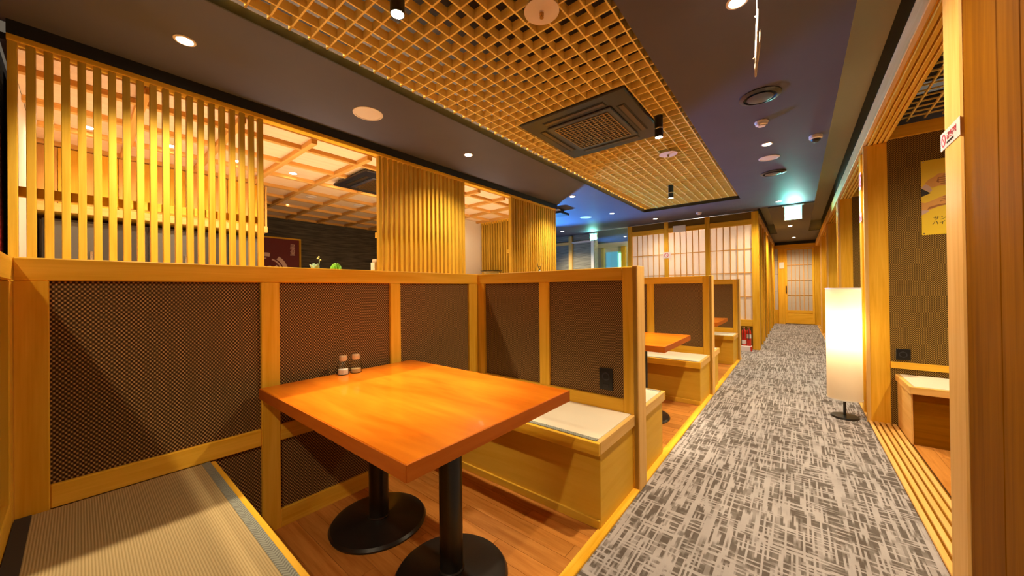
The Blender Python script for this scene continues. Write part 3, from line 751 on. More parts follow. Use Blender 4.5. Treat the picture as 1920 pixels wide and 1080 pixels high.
# ------------------------------------------------------------------ downlights
def downlight(label, x, y, z, power, angle=128, blend=1.0, r=0.037, kind='SPOT', group='recessed ceiling downlights', col=WARM, lit=True):
    t = thing('downlight', label, 'downlight', (x, y, z), group)
    lathe('trim_ring', t, (x, y, z), [(r * 1.35, 0.0), (r * 1.35, -0.004), (r * 1.02, -0.006), (r * 0.95, 0.004), (r * 0.95, 0.012)], 'white', 28)
    lathe('lens', t, (x, y, z), [(r * 0.97, -0.001), (r * 0.6, -0.004), (0, -0.005)], 'lens', 28)
    if lit and power > 0:
        lamp_light(t, (x, y, z - 0.02 if kind == 'SPOT' else z - 0.07), power, kind, angle, blend, 0.03, col)
    return t
downlight('downlight in the dark ceiling above the leftmost slat screen', -2.705, 0.388, ZC, P_HALL * 1.5)
downlight('downlight in the dark ceiling left of the air conditioner', -2.71, 2.63, ZC, P_HALL)
downlight('downlight on the bluish ceiling past the last slat screen', -2.71, 4.87, ZC, P_HALL)
downlight('middle downlight on the bluish ceiling behind the lattice', -2.75, 6.48, ZC, P_HALL)
downlight('downlight just above the shoji wall left of the lattice tip', -2.28, 7.60, ZC, P_HALL * 0.35)
downlight('low downlight at far left near the entrance exit sign', -4.55, 7.65, ZC, 85)
downlight('downlight at the top edge beside the hanging white branch', -0.217, 2.11, ZC, P_AISLE, 150, 0.9)
downlight('aisle downlight between smoke detector and round speaker', -0.217, 4.41, ZC, P_AISLE, 150, 0.9)
downlight('aisle downlight next to the green exit sign', -0.221, 7.50, ZC, P_AISLE, 150, 0.9)
downlight('corridor downlight deep in the passage', -0.10, 10.6, ZC - 0.015, P_AISLE * 1.2, 150, 0.9)
downlight('last corridor downlight before the end door', -0.05, 13.2, ZC - 0.015, P_AISLE * 1.2, 150, 0.9)
downlight('assumed downlight behind the viewpoint over the aisle', -0.217, -0.75, ZC, P_AISLE * 0.8, 150, 0.9)  # out of view, assumed from the diagonal shadow on the back wall
downlight('added downlight behind the viewpoint over the booths', -2.705, -1.85, ZC, P_HALL * 0.4)  # out of view, added as fill light
downlight('assumed lamp in the ceiling of the nearest side room', 1.35, 3.2, 2.56, P_ROOM, 150, 0.8)  # unseen, like the two below; assumed to light the side rooms
downlight('assumed lamp in the ceiling of the second side room', 1.35, 5.7, 2.56, P_ROOM, 150, 0.8)
downlight('assumed lamp in the ceiling of the third side room', 1.35, 8.2, 2.56, P_ROOM * 0.7, 150, 0.8)

# cylinder spots below the lattice
def cyl_spot(label, x, y, power, aim):
    t = thing('spot_lamp', label, 'spotlight', (x, y, 2.70), 'black cylinder spots under the lattice')
    lathe('mount', t, (x, y, 2.676), [(0, 0.026), (0.035, 0.026), (0.035, 0.004), (0.012, 0.0), (0, 0)], 'blackmetal', 20)
    lathe('cylinder', t, (x, y, 2.515), [(0.030, 0.0), (0.034, 0.0), (0.034, 0.165), (0, 0.165)], 'blackmetal', 28)
    lathe('collar', t, (x, y, 2.585), [(0.0345, 0), (0.0355, 0.002), (0.0355, 0.010), (0.0345, 0.012)], 'chrome', 28)
    lathe('lens', t, (x, y, 2.518), [(0.031, 0), (0, 0.001)], 'lens', 24)
    lamp_light(t, (x, y, 2.50), power, 'SPOT', 42, 0.8, 0.03, WARM, aim)
    return t
cyl_spot('black cylinder spot near the top edge above the nearest table', -1.46, 0.96, P_SPOT, (-1.46, 1.02, 0))
cyl_spot('black cylinder spot beside the ceiling air conditioner', -0.92, 3.20, P_SPOT, (-1.2, 3.20, 0))
cyl_spot('black cylinder spot near the far end of the lattice', -1.415, 5.47, P_SPOT, (-1.4, 5.5, 0))

# sprinkler plates under the lattice
def sprinkler(label, x, y, r):
    t = thing('sprinkler', label, 'sprinkler', (x, y, 2.66), 'sprinklers with round plates')
    lathe('round_plate', t, (x, y, 2.672), [(0, 0.004), (r, 0.004), (r, 0), (0.014, 0), (0.012, -0.006), (0, -0.006)], 'white', 48)
    lathe('pipe', t, (x, y, 2.676), [(0.010, 0), (0.010, 0.2)], 'steel', 12)
    lathe('head', t, (x, y, 2.640), [(0, 0.026), (0.012, 0.026), (0.012, 0.014), (0.005, 0.010), (0.005, 0.004), (0.011, 0.003), (0.011, 0.0), (0, 0)], 'brass', 16)
    return t
sprinkler('large round sprinkler plate at the top edge below the lattice', -1.034, 1.553, 0.093)
sprinkler('small looking sprinkler plate beyond the air conditioner', -1.083, 4.10, 0.093)

# round white ceiling discs (speakers), diffusers, detectors
def speaker(label, x, y, z=ZC, r=0.085):
    t = thing('ceiling_speaker', label, 'speaker', (x, y, z), 'round flush ceiling speakers')
    lathe('rim', t, (x, y, z), [(r * 1.15, 0.0), (r * 1.15, -0.004), (r, -0.007), (r, -0.002)], 'white', 40)
    lathe('grille', t, (x, y, z), [(r, -0.003), (r * 0.5, -0.0055), (0, -0.006)], 'white', 40)
    return t
speaker('round white ceiling speaker left of the lattice', -2.699, 1.492, r=0.10)
speaker('round white ceiling speaker over the aisle', -0.224, 4.90)
speaker('round pale ceiling speaker on the bluish ceiling', -3.30, 6.477, r=0.10)
def diffuser(label, x, y):
    t = thing('air_diffuser', label, 'vent', (x, y, ZC), 'round black air diffusers')
    lathe('outer_ring', t, (x, y, ZC), [(0.135, 0.0), (0.135, -0.006), (0.105, -0.016), (0.10, 0.0)], 'plastic_dark', 40)
    lathe('dark_gap', t, (x, y, ZC), [(0.102, -0.004), (0, -0.003)], 'black', 40)
    lathe('centre_cone', t, (x, y, ZC), [(0.0, -0.016), (0.07, -0.022), (0.084, -0.018), (0.06, -0.004)], 'plastic_mid', 40)
    return t
diffuser('nearer round black air diffuser on the aisle ceiling', -0.200, 3.265)
diffuser('farther round black air diffuser on the aisle ceiling', -0.215, 5.57)
def detector(label, x, y, z=ZC):
    t = thing('smoke_detector', label, 'detector', (x, y, z), 'white smoke detectors')
    lathe('mount', t, (x, y, z), [(0.052, 0), (0.052, -0.010), (0.048, -0.012)], 'white', 28)
    lathe('body', t, (x, y, z), [(0.048, -0.012), (0.044, -0.030), (0.030, -0.036), (0.028, -0.042), (0, -0.044)], 'white', 28)
    for k in range(3):
        a = k * 2.094
        box('sensor_slot', t, x + 0.034 * math.cos(a) - 0.005, x + 0.034 * math.cos(a) + 0.005, y + 0.034 * math.sin(a) - 0.003, y + 0.034 * math.sin(a) + 0.003, z - 0.037, z - 0.032, 'ink')
    return t
detector('white smoke detector between diffuser and aisle downlight', -0.222, 3.78)
detector('tiny white detector in front of the lattice end over the shoji', -1.45, 7.55)
detector('white detector on the corridor ceiling past the exit sign', -0.06, 9.4, ZC - 0.015)
cm = thing('dome_camera', 'small white dome camera on the aisle ceiling near the trough', 'camera', (0.16, 4.47, ZC))
lathe('housing', cm, (0.16, 4.47, ZC), [(0.050, 0), (0.052, -0.008), (0.050, -0.030), (0.038, -0.036)], 'white', 28)
lathe('dome', cm, (0.16, 4.47, ZC - 0.034), [(0.038, 0), (0.035, -0.016), (0.022, -0.030), (0, -0.036)], 'blackmetal', 24)

# ------------------------------------------------------------------ ceiling cassette air conditioners
def cassette(label, x0, x1, y0, y1, zb, mats=('plastic_dark', 'plastic_mid')):
    t = thing('ceiling_air_conditioner', label, 'air conditioner', ((x0 + x1) / 2, (y0 + y1) / 2, zb), 'four way ceiling cassettes')
    w, d = x1 - x0, y1 - y0; xc, yc = (x0 + x1) / 2, (y0 + y1) / 2
    box('bezel', t, x0, x1, y0, y1, zb, zb + 0.03, mats[0], 0.008)
    box('housing', t, x0 + 0.04, x1 - 0.04, y0 + 0.04, y1 - 0.04, zb + 0.03, zb + 0.13, 'black')
    s = 0.36 * w
    for nm, a in (('-x', 0), ('+x', 1)):
        xx = xc - 0.385 * w if a == 0 else xc + 0.385 * w
        o = box('air_slot', t, xx - 0.035, xx + 0.035, yc - s * 0.82, yc + s * 0.82, zb - 0.002, zb + 0.004, 'black')
        box('louver', o, xx - 0.018, xx + 0.022, yc - s * 0.80, yc + s * 0.80, zb - 0.006, zb - 0.003, 'louver', 0.001)
        y2 = yc - 0.385 * d if a == 0 else yc + 0.385 * d
        o = box('air_slot', t, xc - s * 0.82, xc + s * 0.82, y2 - 0.035, y2 + 0.035, zb - 0.002, zb + 0.004, 'black')
        box('louver', o, xc - s * 0.80, xc + s * 0.80, y2 - 0.018, y2 + 0.022, zb - 0.006, zb - 0.003, 'louver', 0.001)
    g = box('grille_frame', t, xc - 0.315 * w, xc + 0.315 * w, yc - 0.315 * d, yc + 0.315 * d, zb - 0.014, zb + 0.002, mats[1], 0.006)
    gx, gy = 0.262 * w, 0.262 * d
    box('filter', g, xc - gx, xc + gx, yc - gy, yc + gy, zb - 0.0155, zb - 0.012, 'black')
    rs = []
    n = 13
    for k in range(n + 1):
        p = -gx + 2 * gx * k / n; rs.append((xc + p - 0.004, xc + p + 0.004, yc - gy, yc + gy, zb - 0.020, zb - 0.0150))
        q = -gy + 2 * gy * k / n; rs.append((xc - gx, xc + gx, yc + q - 0.004, yc + q + 0.004, zb - 0.020, zb - 0.0152))
    o = boxes('grille', g, rs, 'brass'); o['kind'] = 'stuff'
    return t
cassette('dark ceiling air conditioner set into the wooden lattice', -1.948, -0.975, 2.535, 3.545, 2.680)

# ------------------------------------------------------------------ hanging white branch
br = thing('hanging_branch', 'thin white bare branch hanging from the ceiling over the aisle', 'branch', (-0.135, 2.10, 2.23))
def at_(dx, z): return (-0.138 + dx, 2.10 + dx * 0.3, z)
tube('string', br, [at_(0.004, 2.65), at_(0.004, 2.545)], 0.0015, 'offwhite', 6)
tube('main_stem', br, [at_(0.006, 2.56), at_(0.002, 2.45), at_(0.0, 2.36), at_(-0.004, 2.28), at_(-0.006, 2.232)], [0.004, 0.006, 0.008, 0.006, 0.004], 'branch')
tube('side_stem', br, [at_(-0.001, 2.30), at_(0.010, 2.38), at_(0.012, 2.46)], [0.006, 0.006, 0.005], 'branch')
tube('twig', br, [at_(0.0, 2.335), at_(-0.014, 2.322)], [0.004, 0.003], 'branch')
tube('twig', br, [at_(0.004, 2.52), at_(-0.004, 2.53)], [0.003, 0.003], 'branch')

# ------------------------------------------------------------------ exit signs
def exit_sign(label, xc, y, ztop, w, h):
    t = thing('exit_sign', label, 'sign', (xc, y, ztop), 'green lit exit signs')
    box('mount_bar', t, xc - w * 0.66, xc + w * 0.66, y - 0.02, y + 0.02, ztop - 0.025, ztop, 'white', 0.003)
    z1 = ztop - 0.03
    box('case', t, xc - w / 2 - 0.008, xc + w / 2 + 0.008, y - 0.012, y + 0.012, z1 - h - 0.008, z1 + 0.006, 'white', 0.002)
    box('lit_face', t, xc - w / 2, xc + w / 2, y - 0.0145, y - 0.0115, z1 - h, z1, 'exit')
    box('back_face', t, xc - w / 2, xc + w / 2, y + 0.0115, y + 0.0145, z1 - h, z1, 'sticker')
    p = (xc - w / 2, y - 0.0160, z1 - h)
    # doorway panel with a running figure
    plate('white_field', t, p, [(w * 0.36, h * 0.1), (w * 0.95, h * 0.1), (w * 0.95, h * 0.9), (w * 0.36, h * 0.9)], 0.001, 'exit_white', '-Y')
    fg = [(0.10, 0.12), (0.20, 0.40), (0.14, 0.55), (0.06, 0.48), (0.04, 0.55), (0.17, 0.70), (0.27, 0.66), (0.33, 0.52), (0.30, 0.48), (0.26, 0.55), (0.26, 0.40), (0.33, 0.22), (0.29, 0.20), (0.22, 0.34), (0.15, 0.12)]
    plate('running_figure', t, p, [(a * w, b * h) for a, b in fg], 0.001, 'exit_white', '-Y')
    plate('figure_head', t, p, [((0.25 + 0.04 * math.cos(k * 0.785)) * w, (0.80 + 0.07 * math.sin(k * 0.785)) * h) for k in range(8)], 0.001, 'exit_white', '-Y')
    return t
exit_sign('bright green exit sign hanging at the corridor entry', -0.033, 7.90, 2.635, 0.225, 0.225)
exit_sign('small glowing exit sign at far left by the glass', -4.02, 8.30, 2.63, 0.17, 0.15)

# ------------------------------------------------------------------ slat screens, fascia and kitchen counter
XS = -3.2
hb = thing('trim_5', 'black and pine fascia above the slat screens', 'trim', (XS, 2.4, 2.55), kind='structure')
box('black_fascia', hb, XS - 0.06, XS + 0.012, -0.235, 5.20, 2.578, ZC, 'black')
box('pine_header', hb, XS - 0.06, XS + 0.008, -0.235, 5.17, 2.545, 2.578, 'pine', 0.003)
def slat_screen(label, ya, yb, n):
    t = thing('slat_screen', label, 'screen', (XS, (ya + yb) / 2, 1.30), 'vertical slat screens on the counter')
    p = (yb - ya - 0.032) / (n - 1)
    for k in range(n):
        y = ya + k * p
        box('slat', t, XS - 0.05, XS, y, y + 0.032, 1.302, 2.545, 'slat', 0.002)
    box('back_rail', t, XS - 0.085, XS - 0.05, ya, yb, 1.735, 1.79, 'slat', 0.002)
    return t
slat_screen('leftmost slat screen with open gaps at upper left', -0.233, 0.907, 20)
slat_screen('middle slat screen of closely seen vertical battens', 1.876, 3.035, 20)
slat_screen('right slat screen next to the bluish ceiling', 3.951, 5.165, 21)
ct = thing('serving_counter', 'long timber counter carrying the slat screens', 'counter', (XS - 0.1, 2.45, 0))
box('counter_front', ct, XS - 0.25, XS + 0.0, -0.24, 5.17, 0.0, 1.26, 'bench')
box('counter_top', ct, XS - 0.45, XS + 0.32, -0.24, 5.17, 1.26, 1.30, 'pine', 0.004)

# ------------------------------------------------------------------ kitchen behind the screens
kc = thing('ceiling', 'pale coffered timber ceiling over the kitchen', 'ceiling', (-5.1, 2.4, 2.53), kind='structure')
XB = [-3.5 - 0.5 * k for k in range(8)]
YB = [1.303 + 0.513 * k for k in range(-3, 8)]
ysteps = [-0.235] + [y for y in YB if -0.2 < y < 5.0] + [5.0]
xsteps = [-3.26] + XB
for a, b in zip(ysteps, ysteps[1:]):
    for c0, c1 in zip(xsteps, xsteps[1:]):
        box('ceiling_board', kc, c1 + 0.001, c0 - 0.001, a + 0.001, b - 0.001, 2.535, 2.56, 'kceil')
for x in XB: box('long_batten', kc, x - 0.022, x + 0.022, -0.235, 5.0, 2.497, 2.535, 'beam', 0.002)
for y in YB:
    if -0.2 < y < 5.0: box('cross_batten', kc, -7.05, -3.26, y - 0.025, y + 0.025, 2.494, 2.535, 'beam', 0.002)
box('roof_panel', kc, -7.10, -3.26, -0.26, 5.02, 2.562, 2.60, 'void')
for k in range(6):
    y = 0.05 + 0.49 * k
    downlight(['kitchen downlight seen through the left end of the slats', 'kitchen downlight seen through the middle of the slats', 'kitchen downlight seen through the right end of the slats', 'kitchen downlight just right of the left slat screen', 'kitchen downlight left of the kitchen air conditioner', 'kitchen downlight at the corner of the kitchen air conditioner'][k], -4.37, y, 2.535, P_KITCHEN, 160, 0.7, group='kitchen downlights', r=0.035)
downlight('kitchen lamp deep behind the middle screen', -5.3, 3.6, 2.535, P_KITCHEN * 1.2, 160, 0.7, group='kitchen downlights', r=0.035)
downlight('kitchen lamp seen in the gap between the two right screens', -4.3, 4.4, 2.535, P_KITCHEN, 160, 0.7, group='kitchen downlights', r=0.035)
downlight('kitchen lamp near the slate wall', -6.0, 2.0, 2.535, P_KITCHEN * 0.35, 160, 0.7, group='kitchen downlights', r=0.03)
speaker('larger white ceiling disc in the kitchen coffer', -5.25, 2.74, 2.535, 0.07)
speaker('smaller white ceiling disc in the kitchen coffer', -5.25, 2.05, 2.535, 0.06)
cassette('grey ceiling air conditioner in the kitchen behind the middle screen', -4.31, -3.52, 1.93, 2.70, 2.475)
sw = box('wall_left', None, -7.04, -3.62, -0.26, -0.235, 0, 2.53, 'plaster'); tag(sw, 'cream side wall at the left end of the kitchen', 'wall', kind='structure')
bm_ = box('trim_6', None, -3.62, -3.30, -0.239, -0.234, 2.2, 2.53, 'pine'); tag(bm_, 'pine corner beam at the left end of the kitchen', 'trim', kind='structure')
hood = thing('overhead_bulkhead', 'hanging timber board bulkhead behind the left slat screen', 'bulkhead', (-5.1, 0.6, 1.94))
yy = -0.23; k = 0
while yy < 1.42:
    e2 = min(yy + 0.118, 1.43)
    box('front_board', hood, -5.02, -5.0, yy + 0.002, e2 - 0.002, 1.94, 2.49, 'pine' if k % 2 else 'beam', 0.003); yy += 0.118; k += 1
box('end_board', hood, -5.6, -5.0, 1.43, 1.45, 1.93, 2.49, 'pine_end', 0.003)
box('bottom_board', hood, -5.6, -5.02, -0.23, 1.43, 1.93, 1.95, 'pine')
box('bottom_trim', hood, -5.0, -4.985, -0.23, 1.45, 1.925, 2.0, 'pine_end', 0.003)
for k in range(5):
    ya = -0.20 + k * 0.325
    cb = thing('tall_cabinet', ['dark kitchen cabinet farthest left under the bulkhead', 'second dark kitchen cabinet under the bulkhead', 'middle dark kitchen cabinet under the bulkhead', 'fourth dark kitchen cabinet under the bulkhead', 'rightmost dark kitchen cabinet under the bulkhead'][k], 'cabinet', (-5.4, ya + 0.16, 0), 'dark kitchen cabinets')
    box('body', cb, -5.6, -5.12, ya, ya + 0.322, 0.0, 1.88, 'cab')
    box('door', cb, -5.12, -5.095, ya + 0.012, ya + 0.31, 0.1, 1.86, 'cab2' if k % 2 == 0 else 'cab', 0.003)
    box('handle', cb, -5.095, -5.08, ya + 0.27, ya + 0.285, 1.0, 1.6, 'steel')
bs = thing('bounce_worktop', 'pale unseen worktop added behind the serving counter to bounce light up', 'worktop', (-4.4, 2.4, 0))
box('top', bs, -4.75, -4.05, 0.0, 4.4, 0.86, 0.90, 'plaster', 0.003)  # unseen pale surface added to throw downlight back up to the kitchen ceiling
box('cupboard', bs, -4.70, -4.10, 0.05, 4.35, 0.0, 0.86, 'cab2')

# banner
bn_ = thing('wall_banner', 'maroon banner with pale crest and vertical kanji on the slate wall', 'banner', (-7.03, 2.2, 1.2))
XN = -7.038
box('cloth', bn_, XN, XN + 0.012, 1.80, 2.53, 1.05, 2.15, 'maroon')
for a, b, z0, z1 in ((1.78, 2.56, 2.14, 2.165), (1.78, 2.56, 1.03, 1.055)): box('frame_rail', bn_, XN, XN + 0.025, a, b, z0, z1, 'pine', 0.002)
for a in (1.78, 2.53): box('frame_stile', bn_, XN, XN + 0.025, a, a + 0.03, 1.055, 2.14, 'pine', 0.002)
def arc(name, cy, cz, r0, r1, a0, a1, n=14):
    o = [(cy + r1 * math.cos(math.radians(a0 + (a1 - a0) * k / n)), cz + r1 * math.sin(math.radians(a0 + (a1 - a0) * k / n))) for k in range(n + 1)]
    i = [(cy + r0 * math.cos(math.radians(a0 + (a1 - a0) * k / n)), cz + r0 * math.sin(math.radians(a0 + (a1 - a0) * k / n))) for k in range(n, -1, -1)]
    return plate(name, bn_, (XN + 0.014, 0, 0), o + i, 0.002, 'cream', '+X')
CYb, CZb = 2.02, 1.55
for a0 in (-40, 80, 200):
    arc('crest_arc', CYb, CZb, 0.27, 0.335, a0, a0 + 96)
    arc('crest_arc', CYb, CZb, 0.225, 0.25, a0 + 10, a0 + 110)
    arc('crest_feather', CYb, CZb, 0.15, 0.20, a0 + 20, a0 + 80)
plate('crest_centre', bn_, (XN + 0.014, 0, 0), [(CYb + 0.11 * (1 + 0.18 * math.cos(6 * k * 0.2618)) * math.cos(k * 0.2618), CZb + 0.11 * (1 + 0.18 * math.cos(6 * k * 0.2618)) * math.sin(k * 0.2618)) for k in range(24)], 0.002, 'cream', '+X')
lettering('kanji_lettering', bn_, (XN + 0.014, 2.38, 1.99), '居\n酒\n屋', 0.085, 'cream', '+X', space=0.75)

# things on the counter
def leaf(name, parent, loc, L, wd, az, tilt, mat):
    bm = bmesh.new(); rows = []
    for i in range(6):
        s = i / 5; hw = wd * math.sin(math.pi * (0.12 + 0.86 * s)) ; zc = 0.35 * L * math.sin(s * 1.6)
        rows.append([bm.verts.new((s * L, -hw, zc + hw * 0.35)), bm.verts.new((s * L, 0, zc)), bm.verts.new((s * L, hw, zc + hw * 0.35))])
    for a, b in zip(rows, rows[1:]):
        bm.faces.new((a[0], b[0], b[1], a[1])); bm.faces.new((a[1], b[1], b[2], a[2]))
    me = bpy.data.meshes.new(name); bm.to_mesh(me); bm.free(); me.materials.append(M[mat])
    for p in me.polygons: p.use_smooth = True
    o = link(name, me, parent, loc); o.rotation_euler = (0, -tilt, az)
    md = o.modifiers.new('thick', 'SOLIDIFY'); md.thickness = 0.002
    return o
def pot_plant(label, x, y, leaves, group='plants on the counter'):
    t = thing('potted_plant', label, 'plant', (x, y, 1.30), group)
    lathe('pot', t, (x, y, 1.30), [(0, 0), (0.035, 0), (0.045, 0.05), (0.042, 0.05), (0.034, 0.01), (0, 0.01)], 'black', 20)
    for (az, tilt, L, wd, mt) in leaves: leaf('leaf', t, (x, y, 1.345), L, wd, az, tilt, mt)
    return t
pa = pot_plant('pale leafy sprig with yellow buds on the counter', -3.05, 1.215, [(a, 0.7 + 0.3 * (k % 2), 0.085, 0.028, 'leaf2') for k, a in enumerate((0.2, 1.3, 2.5, 3.7, 4.9, 5.6))])
tube('flower_stem', pa, [(-3.05, 1.23, 1.345), (-3.05, 1.25, 1.45), (-3.05, 1.245, 1.48)], 0.003, 'leaf2', 6)
for dy, dz in ((-0.01, 0.0), (0.012, -0.012), (0.0, 0.012)):
    lathe('bud', pa, (-3.05, 1.246 + dy, 1.475 + dz), [(0, -0.008), (0.008, 0), (0, 0.010)], 'bud', 8)
pot_plant('bright green round leafed plant on the counter', -3.05, 1.385, [(a, 0.85 + 0.25 * (k % 3), 0.095, 0.042, 'leaf') for k, a in enumerate((0.0, 0.9, 1.8, 2.7, 3.6, 4.5, 5.4))])
bx = thing('carton', 'small beige carton behind the left edge of the middle screen', 'box', (-3.42, 1.97, 1.30))
box('carton_body', bx, -3.46, -3.38, 1.925, 2.02, 1.30, 1.50, 'box', 0.003); box('carton_lid', bx, -3.462, -3.378, 1.945, 2.022, 1.50, 1.535, 'box', 0.002)
for k in range(10):
    z = 1.30 + k * 0.0135
    o = thing('dinner_plate', 'white plate in the stack on the counter between the right screens', 'plate', (-3.12, 3.42, z), 'white plates stacked on the counter')
    lathe('plate_body', o, (-3.12, 3.42, z), [(0, 0), (0.055, 0), (0.10, 0.016), (0.102, 0.018), (0.055, 0.004), (0, 0.004)], 'offwhite', 28)
tr = thing('serving_tray', 'black tray lying on top of the white plates', 'tray', (-3.12, 3.42, 1.44))
lathe('tray_body', tr, (-3.12, 3.42, 1.440), [(0, 0), (0.13, 0), (0.145, 0.012), (0.143, 0.012), (0.128, 0.003), (0, 0.003)], 'black', 28)
hs = thing('wire_stand', 'black forked wire stand in front of the right screen', 'stand', (-3.08, 4.48, 1.30))
tube('stand_foot', hs, [(-3.08, 4.48, 1.30), (-3.08, 4.48, 1.50)], [0.022, 0.016], 'blackmetal', 10)
for s in (-1, 1): tube('prong', hs, [(-3.08, 4.48, 1.49), (-3.08, 4.48 + s * 0.03, 1.54), (-3.08, 4.48 + s * 0.055, 1.60)], 0.005, 'blackmetal', 6)
tube('crossbar', hs, [(-3.08, 4.44, 1.55), (-3.08, 4.52, 1.55)], 0.004, 'blackmetal', 6)

ub = thing('assumed_counter_light', 'assumed long LED light bar added on the counter behind the slats', 'light strip', (-3.55, 2.45, 1.30))  # unseen bar, assumed and added to light the kitchen from below
box('housing', ub, -3.60, -3.50, 0.0, 4.9, 1.30, 1.33, 'steel', 0.003); box('diffuser', ub, -3.585, -3.515, 0.02, 4.88, 1.33, 1.34, 'led_assumed')
ul = lamp_light(ub, (-3.55, 2.45, 1.36), 10.5, 'AREA', col=(1.0, 0.84, 0.62)); ul.data.shape = 'RECTANGLE'; ul.data.size = 0.06; ul.data.size_y = 4.8
ul.rotation_euler = (math.radians(180), math.radians(-12), 0)
# kitchen far end
c = box('wall_back', None, -7.05, -4.83, 5.0, 5.06, 0, 2.53, 'plaster'); tag(c, 'cream end wall of the kitchen', 'wall', kind='structure')
c = box('wall_back', None, -4.90, -4.83, 4.25, 5.0, 0, 2.53, 'plaster'); tag(c, 'bright cream return wall seen between the right screens', 'wall', kind='structure')
es = thing('slat_screen', 'distant slat screen closing the kitchen end, seen between screens', 'screen', (-4.4, 5.03, 0))
x = -4.80; 
while x < -4.07:
    box('slat', es, x, x + 0.03, 4.99, 5.03, 0.0, 2.5, 'slat', 0.002); x += 0.062
box('top_rail', es, -4.82, -4.02, 4.995, 5.045, 2.47, 2.53, 'pine', 0.003)
box('middle_rail', es, -4.82, -4.02, 5.03, 5.05, 1.68, 1.76, 'pine_end', 0.003)
box('backing_board', es, -4.82, -4.02, 5.05, 5.06, 0.0, 2.5, 'pine')
sh = thing('open_shelf', 'narrow dark shelf with white crockery behind the right screen', 'shelf', (-3.9, 5.03, 0))
box('back', sh, -4.02, -3.66, 5.05, 5.08, 0, 2.5, 'black'); 
for z in (1.3, 1.55, 1.95): box('shelf_board', sh, -4.02, -3.66, 4.90, 5.05, z, z + 0.03, 'white')
c = box('wall_back', None, -3.60, -3.26, 5.18, 5.24, 0, 2.6, 'cab'); tag(c, 'dark wall piece closing the kitchen behind the right screen', 'wall', kind='structure')

# stone area left of the first screen
rl_ = thing('trim_7', 'pine rail on the dark wall at the left picture edge', 'trim', (-3.75, -0.9, 2.2), kind='structure')
box('rail', rl_, -3.80, -3.72, -1.8, -0.30, 2.10, 2.20, 'pine', 0.003)
c = box('wall_left', None, -3.95, -3.80, -3.0, -0.30, 0, 2.65, 'stone', 0, 'panel'); tag(c, 'dark slate wall at the left picture edge', 'wall', kind='structure')
rd = thing('indicator_lamp', 'small glowing red lamp at the left picture edge', 'lamp', (-3.78, -0.40, 1.46))
lathe('socket', rd, (-3.78, -0.40, 1.44), [(0, 0), (0.03, 0), (0.03, 0.03), (0, 0.03)], 'black', 16)
lathe('red_globe', rd, (-3.78, -0.40, 1.47), [(0, 0), (0.028, 0.01), (0.036, 0.05), (0.03, 0.09), (0, 0.11)], 'redlit', 16)
lamp_light(rd, (-3.70, -0.40, 1.55), 0.6, 'POINT', radius=0.02, col=(1, 0.05, 0.05))

# ------------------------------------------------------------------ shoji wall and entrance
YS = 8.1
shw = thing('shoji_wall', 'timber framed shoji wall crossing the hall behind the booths', 'wall', (-1.8, YS, 0))
POSTS = [(-3.06, -2.962), (-2.252, -2.166), (-1.452, -1.365), (-0.66, -0.55)]
for a, b in POSTS: box('post', shw, a, b, YS, YS + 0.10, 0.0, ZC - 0.01, 'pine', 0.004)
for (p, q) in zip(POSTS, POSTS[1:]):
    a, b = p[1], q[0]
    box('header_rail', shw, a, b, YS + 0.005, YS + 0.09, 2.40, 2.50, 'pine', 0.003)
    box('sill_rail', shw, a, b, YS + 0.005, YS + 0.09, 0.445, 0.567, 'pine', 0.003)
    box('transom_panel', shw, a, b, YS + 0.03, YS + 0.06, 2.50, ZC - 0.01, 'weave_room', 0, 'panel')
    box('lower_panel', shw, a, b, YS + 0.05, YS + 0.08, 0.0, 0.445, 'weave_room', 0, 'panel')
    zs = [0.567, 1.016, 1.475, 1.934, 2.40]; n = 6
    for i in range(n):
        xa, xb = a + (b - a) * i / n, a + (b - a) * (i + 1) / n
        if i: box('upright_bar', shw, xa - 0.008, xa + 0.008, YS + 0.020, YS + 0.040, 0.567, 2.40, 'beam')
        for z0, z1 in zip(zs, zs[1:]):
            box('paper_pane', shw, xa + 0.001, xb - 0.001, YS + 0.041, YS + 0.044, z0 + 0.001, z1 - 0.001, 'paper')
    for z in zs[1:-1]: box('cross_bar', shw, a, b, YS + 0.022, YS + 0.0395, z - 0.008, z + 0.008, 'beam')
sgn = thing('sign_plate', 'white plate with small lettering on top of the shoji wall', 'sign', (-1.94, 8.09, 2.39))
box('board', sgn, -2.06, -1.81, 8.078, 8.098, 2.39, 2.53, 'offwhite', 0.002)
# unseen lamp added behind the shoji so its paper panes glow
lt = thing('added_backlight', 'unseen lamp added inside the shoji room to backlight the paper', 'lamp', (-1.8, 9.4, 2.2))
lathe('globe', lt, (-1.8, 9.4, 1.9), [(0, 0), (0.12, 0.03), (0.18, 0.15), (0.12, 0.27), (0, 0.30)], 'shade', 24)
tube('cord', lt, [(-1.8, 9.4, 2.2), (-1.8, 9.4, 2.65)], 0.004, 'black', 6)
lamp_light(lt, (-1.8, 9.4, 2.05), 200, 'POINT', radius=0.2, col=(1, 0.86, 0.72))
